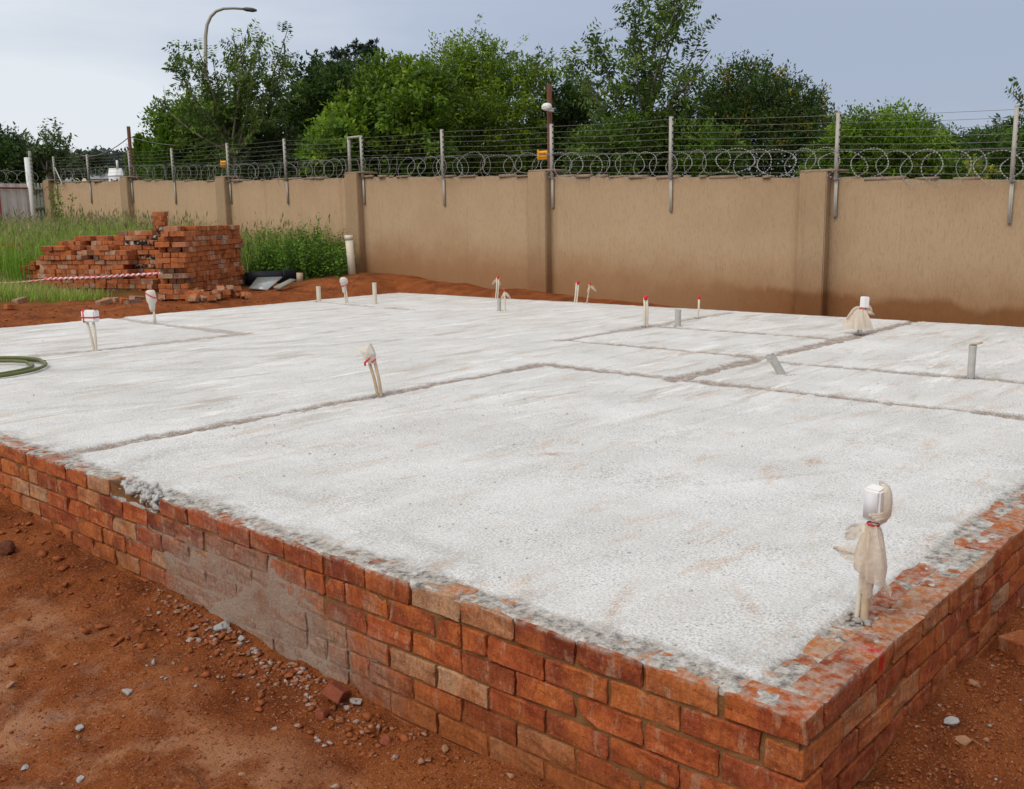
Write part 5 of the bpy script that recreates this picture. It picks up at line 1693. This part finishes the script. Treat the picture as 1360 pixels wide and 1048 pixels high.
tree('broadleaf_tree', 'small distant green tree seen past the left fence posts', 'tree', 60, 108,
     [(104, 224, 13, 7), (118, 222, 11, 6), (128, 227, 10, 6), (94, 229, 11, 6)], [(.055, .085, .04), (.07, .10, .04), (.045, .07, .035)], 4000, .22, .5, .2, seed=18, spread=.6)
tree('bush', 'dark low hedge filling the gap under the trees behind the double post', 'bush', 29, 470,
     [(x_, 226 + 5 * (i_ % 2), 24, 22) for i_, x_ in enumerate(range(330, 760, 28))], G_DARK + G_MID[:1], 16000, .13, .5, .06, seed=27, spread=.36)
# narrow conifers by the left of the airy tree
def thuja(px, ytop, wpx, dep, seed, label):
    tp = at(px, ytop, dep)
    gb = g1(tp[0], tp[1])
    H = tp[2] - gb
    rw = wpx * dep / FPX
    rs = np.random.default_rng(seed)
    n = 3800
    h = rs.random(n) ** 1.1
    rad = rw * np.minimum(1, (1 - h) ** 0.75 * 1.15) * (0.75 + 0.35 * vnoise(h * 14 + seed, h * 0 + seed, seed)) * (0.75 + .3 * rs.random(n))
    a = rs.random(n) * 2 * np.pi
    P = np.stack([rad * np.cos(a), rad * np.sin(a), h * H], -1)
    D = np.stack([np.cos(a) * .5, np.sin(a) * .5, np.full(n, 1.0)], -1) + rs.normal(size=(n, 3)) * .3
    C = np.array([(.125, .23, .022)]) * rs.uniform(.6, 1.5, (n, 1))
    V, cl = leaf_cards(P, D, rs.uniform(.10, .2, n), .5, C, .1, rs)
    V, F_ = quads(V)
    t_ = thing('conifer', label, 'conifer', (tp[0], tp[1], gb), 0, 'narrow conifers at the left of the trees')
    m_ = MB(); m_.tube([(0, 0, -.1), (0, 0, H * .9)], [.06, .01], 6); m_.build('trunk', M_BARK, t_)
    obj('crown', np_mesh('crown', V, F_, M_LEAF, {'tint': cl}), t_)
thuja(216, 171, 15, 25, 21, 'tallest narrow conifer, touching the dense bright bush')
thuja(183, 184, 12, 25.6, 22, 'leftmost narrow conifer, beside the rusty pole')
thuja(196, 190, 12, 25.2, 23, 'narrow conifer in the middle of the conifer row')
thuja(206, 200, 13, 24.6, 24, 'short bright conifer in front of the conifer row')
thuja(172, 210, 8, 26, 25, 'lowest small conifer, behind the rusty pole')

# airy trees: limbs drawn one by one, compound leaves along the twigs
def airy(name, label, dep, base_px, fork_y, tips, pal, L, seed, r0=.07, per=120, spray=.34, bark=None, sub=3, off=0, width=.42, leaf0=.28, lobes=None):
    rs = np.random.default_rng(seed)
    b = at(base_px, 250, dep); b[2] = g1(b[0], b[1]) - .05
    fork = at(base_px, fork_y, dep)
    t_ = thing(name, label, 'tree', tuple(b), 0, TREEG)
    mb = MB()
    mb.tube([b, b * .5 + fork * .5 + np.array([.04, -.03, 0]), fork], [r0 * 1.1, r0 * .9, r0 * .8], 8)
    P, D, C, LL = [], [], [], []
    pal = np.array(pal)
    def twig(a, e_, r_a, n, lev):
        L_ = np.linalg.norm(e_ - a)
        bow = rs.normal(size=3) * .07 * L_ + np.array([0, 0, -.10 * L_])
        s_ = np.linspace(0, 1, 9)[:, None]
        pts_ = a * (1 - s_) + e_ * s_ + bow * 4 * s_ * (1 - s_) * .5
        mb.tube(pts_, np.linspace(r_a, r_a * .22, 9), 5)
        # compound sprays
        t0 = leaf0 if lev == 0 else .1
        k = max(4, int(n * L_ * 1.9))
        for q in t0 + (1 - t0) * rs.random(k) ** .8:
            p0 = a * (1 - q) + e_ * q + bow * 4 * q * (1 - q) * .5 + rs.normal(size=3) * .05
            ax = (e_ - a) / L_ * .7 + rs.normal(size=3) * .65
            ax[2] += .1
            ax /= np.linalg.norm(ax)
            m = int(rs.integers(7, 13))
            sl_ = spray * rs.uniform(.6, 1.2)
            sd_ = np.cross(ax, rs.normal(size=3)); sd_ /= np.linalg.norm(sd_)
            col = pal[rs.integers(len(pal))] * rs.uniform(.75, 1.25)
            for i in range(m):
                f_ = (i + 1) / m
                sgn = 1 if i % 2 else -1
                P.append(p0 + ax * sl_ * f_); D.append(ax * .45 + sd_ * sgn * .9 + np.array([0, 0, -.15])); C.append(col); LL.append(L * rs.uniform(.75, 1.25))
        return pts_
    for (tx, ty) in tips:
        e_ = at(tx, ty, dep + rs.uniform(-1.0, 1.0) + off)
        pts_ = twig(fork + rs.normal(size=3) * .05, e_, r0 * .5, per * .05, 0)
        for _ in range(sub):
            q = rs.uniform(.3, .9)
            i0 = int(q * 8)
            a = pts_[i0]
            d = (e_ - fork); ln = np.linalg.norm(d)
            e2 = a + (d / ln * .7 + rs.normal(size=3) * .5) * ln * rs.uniform(.16, .30)
            twig(a, e2, r0 * .14, per * .06, 1)
    mb.build('trunk', bark or M_BARKG, t_, True, loc=tuple(-b))
    for (px_, py_, rx_, ry_) in lobes or []:
        c_, rl_, rz_ = pix_lobe(px_, py_, rx_, ry_, dep)
        for _ in range(int(46 * rl_ * rz_)):
            d_ = rs.normal(size=3); d_ /= np.linalg.norm(d_)
            q_ = c_ + d_ * np.array([rl_, rl_, rz_]) * rs.random() ** .5
            twig(q_, q_ + (d_ * .6 + np.array([0, 0, .5]) + rs.normal(size=3) * .3) * .45, .006, 9, 1)
    P, D, C, LL = map(np.array, (P, D, C, LL))
    V, cl = leaf_cards(P, D, LL, width, C * rs.uniform(.8, 1.2, (len(C), 1)), .7, rs)
    V, F_ = quads(V)
    o_ = obj('crown', np_mesh('crown', V, F_, M_LEAF, {'tint': cl}), t_); o_.location = tuple(-b)
    return t_
A_PAL = [(.075, .13, .024), (.10, .165, .028), (.15, .23, .03), (.06, .105, .022)]
airy('airy_tree', 'tall airy tree with loose feathery branches left of centre-right, above the thicket', 19, 858, 190,
     [(764, 90), (775, 104), (787, 50), (800, 78), (838, 14), (850, 40), (842, 70), (880, -8), (900, 4), (922, -12), (938, 36), (944, 66), (925, 96), (812, 120), (790, 140), (870, 100), (905, 110), (840, 112), (800, 160), (880, 140), (930, 130)],
     A_PAL, .115, 41, .07, 70, .34, leaf0=.3, lobes=[(802, 104, 34, 24), (828, 138, 28, 24), (784, 94, 16, 9), (884, 62, 38, 34), (905, 24, 26, 24), (858, 30, 20, 16)])
airy('airy_tree', 'airy grey-stemmed tree with open crown in front of the street lamp', 24, 312, 205,
     [(213, 136), (232, 82), (240, 108), (262, 62), (282, 78), (310, 44), (326, 46), (340, 62), (352, 46), (384, 33), (380, 66), (384, 74), (382, 92), (372, 132), (362, 112), (300, 100), (330, 110), (276, 120), (345, 145), (290, 150), (250, 135), (360, 160)],
     A_PAL + [(.11, .17, .022)], .115, 42, .075, 70, .30, leaf0=.22, lobes=[(305, 128, 40, 26), (335, 150, 36, 30), (290, 160, 36, 26), (318, 185, 44, 28), (350, 110, 24, 22), (262, 120, 24, 18)])
airy('airy_tree', 'dark drooping-branched tree behind the white gate post', 32, 66, 225,
     [(34, 182), (45, 190), (60, 174), (72, 176), (80, 186), (92, 192), (98, 204), (88, 214), (50, 205), (30, 200), (70, 205), (104, 226), (56, 222), (80, 222), (40, 222)],
     G_DARK + G_GREY[1:], .15, 43, .10, 90, .42, leaf0=.2)
airy('airy_tree', 'tree mostly outside the frame with one branch tip at right edge', 12.5, 1490, 190,
     [(1348, 122), (1420, 60), (1480, 20), (1540, 60), (1580, 130), (1440, 110), (1520, 110)], A_PAL, .075, 44, .05, 90, .2)

# far wood on the rise, beyond the houses
hill = []
c0 = at(60, 300, 230)
gxh = np.linspace(-1, 1, 30); gyh = np.linspace(-1, 1, 16)
XX, YY = np.meshgrid(gxh, gyh, indexing='ij')
ax1 = np.array([CR[0], CR[1]]) / np.hypot(CR[0], CR[1]); ax2 = np.array([CF[0], CF[1]]) / np.hypot(CF[0], CF[1])
ZZ = 15.0 * np.clip(1 - XX ** 2, 0, 1) ** .6 * np.clip(1 - YY ** 2, 0, 1) * (0.85 + .3 * fbm(XX * 3 + 5, YY * 3, 3, 2)) - 1.0
hp = np.stack([c0[0] + ax1[0] * XX * 150 + ax2[0] * YY * 80, c0[1] + ax1[1] * XX * 150 + ax2[1] * YY * 80, ZZ + 1.0], -1)
ii = np.arange(XX.size).reshape(XX.shape)
f = np.stack([ii[:-1, :-1], ii[1:, :-1], ii[1:, 1:], ii[:-1, 1:]], -1).reshape(-1, 4)
M_HILL = simple('far_scrub', (.075, .085, .06), .95, var=.4, scale=.2)
tag(obj('hill', np_mesh('hill', hp.reshape(-1, 3), f, M_HILL, None, True)), 'distant wooded rise at the far left', kind='structure')
lb = []
for px in np.arange(-20, 230, 9):
    lb.append(pix_lobe(px, 221 + 4 * math.sin(px * .21) + rb.uniform(-3, 3), rb.uniform(7, 11), rb.uniform(5, 9), rb.uniform(195, 230)))
tag(obj('far_wood', crown_mesh('far_wood', lb, [(.060, .080, .062), (.075, .095, .075), (.05, .068, .055)], 14000, .75, .6, clump=24, spread=1.5, seed=51)), 'hazy far wood along the horizon at left', 'wood', kind='stuff')

# houses beyond the wall's far end
def house(px, py0, py1, wpx, dep, wm, roof, label, gable=False, chim=False):
    c = at(px, py1, dep)
    W = wpx * dep / FPX
    H = (py1 - py0) * dep / FPX
    bz = g1(c[0], c[1]) - .5
    t_ = thing('far_house', label, 'house', (c[0], c[1], bz), math.atan2(CR[1], CR[0]), 'far houses beyond the wall')
    top = c[2] + H * .55 - bz
    m_ = MB(); m_.box((0, 0, top / 2), (W, W * .8, top)); m_.build('wall', wm, t_)
    rh = H * .45
    o_ = W * .56; dpt = W * .46
    ridge = [(-o_, 0, top + rh), (o_, 0, top + rh)] if not gable else [(0, -dpt, top + rh), (0, dpt, top + rh)]
    ev = [(-o_, -dpt, top), (o_, -dpt, top), (o_, dpt, top), (-o_, dpt, top)]
    if gable: fc = ([(0, 4, 5, 3), (1, 2, 5, 4)], [(0, 1, 4), (2, 3, 5)])
    else: fc = ([(0, 1, 5, 4), (2, 3, 4, 5)], [(0, 4, 3), (1, 2, 5)])
    r_ = MB().add(ev + ridge, *fc).build('roof', roof, t_)
    for k in (-.25, .25):
        m_ = MB(); m_.box((k * W, -W * .4, top - H * .3), (W * .14, .08, H * .22)); m_.build('window', M_LAMPH, t_)
    if chim:
        m_ = MB(); m_.box((W * .2, 0, top + rh + .2), (W * .15, W * .12, H * .5)); m_.build('chimney', wm, r_)
house(155, 224, 246, 15, 57, M_WHITE, M_WHITE, 'white far house with chimney left of the conifers', chim=True)
house(137, 231, 247, 26, 59, M_ROOF, M_ROOF, 'grey-roofed far house left of the white house')
house(94, 236, 248, 14, 52, M_WHITE, M_ROOF, 'small white far house over the wall at left', True)
house(103, 237, 248, 7, 50, M_GABLE, M_GABLE, 'left one of two pointed cream gables above the wall', True)
house(113, 237, 248, 6, 50, M_GABLE, M_GABLE, 'right one of two pointed cream gables above the wall', True)

# street lamps
def lamp(base_px, top_px, top_py, head_px, head_py, dep, r_, label, arc):
    p0 = at(base_px, 240, dep); gb = g1(p0[0], p0[1])
    t_ = thing('street_lamp', label, 'street lamp', (p0[0], p0[1], gb), 0, 'street lamps')
    q = lambda x, y: at(x, y, dep) - np.array([p0[0], p0[1], gb])
    pts_ = [np.array([0, 0, 0]), q(base_px, 240)] + [q(x, y) for x, y in arc]
    m_ = MB(); m_.tube(pts_, np.linspace(r_ * 1.4, r_ * .7, len(pts_)), 8); m_.build('pole', M_LAMP, t_, True)
    h0 = q(*arc[-1]); h1 = q(head_px, head_py)
    m_ = MB()
    m_.tube([h0 - (h1 - h0) * .05, h0 * .8 + h1 * .2, h0 * .3 + h1 * .7, h1], [r_ * .8, r_ * 1.25, r_ * 1.3, r_ * .6], 8)
    me = m_.mesh('lamp_head', M_LAMPH, True)
    obj('lamp_head', me, t_)
lamp(276, 273, 20, 341, 14, 33, .055, 'tall curved grey street lamp rising above the airy left tree',
     [(274, 140), (273, 80), (273, 48), (275, 33), (280, 22), (287, 15), (297, 11.5), (310, 11), (324, 12)])
lamp(133, 131, 208, 123, 205.5, 85, .11, 'small far street lamp with curved top over the houses', [(132.5, 225), (131.5, 214), (130, 208.5), (127.5, 205.5)])

# ------------------------------------------------------------------ grasses and weeds
def blades(n, area, hmin, hmax, wid, pal, seed, lean=.45, mat=None, seedhead=0.0):
    rs = np.random.default_rng(seed)
    xy = area(rs, n)
    n = len(xy)
    z = gz(xy[:, 0], xy[:, 1]) - .01
    h = rs.uniform(hmin, hmax, n) * (0.55 + .9 * fbm(xy[:, 0] * 1.1, xy[:, 1] * 1.1, 3, seed))
    a = rs.random(n) * 2 * np.pi
    d = np.stack([np.cos(a), np.sin(a), np.zeros(n)], -1)
    sd_ = np.stack([-np.sin(a), np.cos(a), np.zeros(n)], -1)
    yaw = rs.random(n) * np.pi
    sd_ = np.stack([np.cos(yaw), np.sin(yaw), np.zeros(n)], -1)
    ln = lean * rs.random(n) ** 1.3
    B = np.concatenate([xy, z[:, None]], 1)
    upv = np.array([0, 0, 1.0])
    p1 = B + upv * (h * .6)[:, None] + d * (h * ln * .35)[:, None]
    p2 = B + upv * (h * (1 - .25 * ln))[:, None] + d * (h * ln)[:, None]
    w_ = (wid * rs.uniform(.6, 1.3, n))[:, None]
    V = np.stack([B - sd_ * w_ * .5, B + sd_ * w_ * .5, p1 + sd_ * w_ * .4, p1 - sd_ * w_ * .4, p2], 1)
    pal = np.array(pal)
    patch = fbm(xy[:, 0] * .9 + 3, xy[:, 1] * .9, 3, seed + 9)
    ix = np.clip(((patch - .5) * 2.2 + .5 + rs.normal(size=n) * .25) * len(pal), 0, len(pal) - 1).astype(int)
    C = pal[ix] * rs.uniform(.75, 1.25, (n, 1))
    base = np.arange(n)[:, None] * 5
    Q = base + np.array([[0, 1, 2, 3]]); T = base + np.array([[3, 2, 4]])
    V = V.reshape(-1, 3); C5 = np.repeat(C, 5, 0)
    if seedhead:
        m = rs.random(n) < seedhead
        hv, hc = leaf_cards(p2[m] - d[m] * .01, (p2[m] - p1[m]) + rs.normal(size=(m.sum(), 3)) * .05, rs.uniform(.07, .16, m.sum()), .22, np.tile([[.27, .25, .12]], (m.sum(), 1)) * rs.uniform(.7, 1.2, (m.sum(), 1)), .1, rs)
        hv = hv.reshape(-1, 3)
        Q = np.concatenate([Q, len(V) + np.arange(len(hv)).reshape(-1, 4)])
        V = np.concatenate([V, hv]); C5 = np.concatenate([C5, hc])
    return np_mesh('grass', V, [Q, T], M_GRASS, {'tint': C5})
def poly_area(poly):
    poly = np.array(poly)
    def f(rs, n):
        lo, hi = poly.min(0), poly.max(0)
        p_ = lo + (hi - lo) * rs.random((int(n * 2.5), 2))
        ins = np.zeros(len(p_), bool)
        for i in range(len(poly)):
            a, b_ = poly[i], poly[i - 1]
            c = ((a[1] > p_[:, 1]) != (b_[1] > p_[:, 1])) & (p_[:, 0] < (b_[0] - a[0]) * (p_[:, 1] - a[1]) / (b_[1] - a[1] + 1e-12) + a[0])
            ins ^= c
        p_ = p_[ins]
        # keep off the stacks
        for (o_, uu, L1, L2) in (((5.5, 12.14), (.80, .595), 2.4, .5), ((5.75, 13.6), (-.349, .937), 2.4, -1.0)):
            r_ = p_ - np.array(o_); u_ = r_ @ np.array(uu); v_ = r_ @ np.array((-uu[1], uu[0]))
            lo2, hi2 = min(0, L2), max(0, L2)
            p_ = p_[~((u_ > -.02) & (u_ < L1) & (v_ > lo2) & (v_ < hi2))]
        return p_[:n]
    return f
GP = [(.17, .34, .03), (.24, .40, .045), (.32, .42, .075), (.42, .43, .14), (.20, .37, .035)]
TALL = [(7.4, 14.2), (9.75, 14.0), (9.75, 26.6), (3.0, 26.6), (2.5, 20.5), (4.4, 17.2), (4.9, 16.3), (6.0, 16.4), (6.9, 14.4)]
tag(obj('grass', blades(42000, poly_area(TALL), .42, 1.0, .011, GP, 61, seedhead=.2)), 'tall seeding grass between the brick stacks and the wall', 'grass', kind='stuff')
LOW = [(3.7, 14.5), (4.35, 13.35), (5.1, 13.55), (5.1, 14.2), (4.75, 15.6), (4.5, 17.4), (2.6, 20.5), (2.4, 17)]
tag(obj('grass', blades(11000, poly_area(LOW), .03, .21, .008, GP[:4], 62, .9)), 'short green grass patch in front of the brick stacks at left', 'grass', kind='stuff')
def weeds(name, label, boxes, n, seed, L=.07, pal=None, kind='stuff', cat='weeds'):
    rs = np.random.default_rng(seed)
    Ps, Ds, Cs, Ls = [], [], [], []
    mb = MB()
    pal = np.array(pal or [(.09, .20, .018), (.125, .25, .022), (.17, .30, .03), (.07, .155, .016)])
    for (x, y, rx, h, k) in boxes:
        for _ in range(k):
            bx_ = x + rs.normal() * rx * .5; by = y + rs.normal() * rx * .5
            b = np.array([bx_, by, g1(bx_, by) - .01]); hh_ = h * rs.uniform(.6, 1.15)
            e_ = b + np.array([rs.normal() * .14, rs.normal() * .14, 1]) * hh_
            mb.tube([b, b * .5 + e_ * .5 + rs.normal(size=3) * .02, e_], [.006, .005, .002], 4, False)
            m = max(6, int(n * hh_))
            q = rs.random(m) ** .75
            Ps.append(b * (1 - q[:, None]) + e_ * q[:, None] + rs.normal(size=(m, 3)) * .035)
            a = rs.random(m) * 6.283
            Ds.append(np.stack([np.cos(a), np.sin(a), rs.normal(size=m) * .5 + .15], -1))
            c = pal[rs.integers(len(pal))] * rs.uniform(.7, 1.3)
            Cs.append(np.tile(c, (m, 1)) * rs.uniform(.75, 1.25, (m, 1))); Ls.append(L * rs.uniform(.6, 1.4, m) * (1.15 - .5 * q))
    V, cl = leaf_cards(np.concatenate(Ps), np.concatenate(Ds), np.concatenate(Ls), .42, np.concatenate(Cs), .6, rs)
    V, F_ = quads(V)
    sv = np.concatenate(mb.V); sq = np.concatenate(mb.Q)
    V2 = np.concatenate([V, sv]); cl2 = np.concatenate([cl, np.tile([[.06, .085, .02]], (len(sv), 1))])
    o_ = obj(name, np_mesh(name, V2, [np.concatenate([F_, sq + len(V)])], M_GRASS, {'tint': cl2}))
    return tag(o_, label, cat, kind=kind)
wb = []
rs_ = np.random.default_rng(3)
for px in np.linspace(334, 452, 38):
    for row in range(3):
        dep = 17.5 + row * .5 + (px - 334) * -.002
        q = at(px + rs_.normal() * 3, 360, dep)
        if q[0] > 9.65: q[0] = 9.6
        hm = 1.0 - .25 * abs(math.sin(px * .09)) - max(0, (px - 430)) * .012
        wb.append((q[0], q[1], .25, (.66 + .14 * row) * hm, 5))
weeds('weeds', 'dense green weeds against the wall right of the brick stacks', wb, 62, 71)
wb2 = []
for px, dep in ((240, 19), (262, 19), (280, 18.5), (300, 18.3), (316, 18), (326, 17.6), (180, 20.5), (150, 21), (205, 20), (130, 22), (300, 19), (270, 18.8)):
    q = at(px, 330, dep); wb2.append((min(q[0], 9.5), q[1], .3, .62, 6))
weeds('weeds', 'taller leafy weeds standing among the grass by the wall', wb2, 60, 72)
def tallweed(px, dep, h, label, k, L=.09, rx=.16):
    q = at(px, 300, dep); q[0] = min(q[0], 9.62)
    weeds('tall_weed', label, [(q[0], q[1], rx, h, k)], 75, int(px), L, None, None, 'weed')
tallweed(84, 24.6, 1.55, 'tallest dark green weed clump against the left end of the wall', 9, .10)
tallweed(105, 23.6, 1.05, 'upright leafy weed just right of the tallest clump', 3)
tallweed(124, 22.8, 0.95, 'second upright leafy weed right along the wall', 3)
tallweed(42, 23.5, 0.95, 'single leafy weed in front of the gate post', 2)
print('triangles', sum(len(p.vertices) - 2 for o in bpy.data.objects if o.type == 'MESH' for p in o.data.polygons) if False else len(bpy.data.objects))
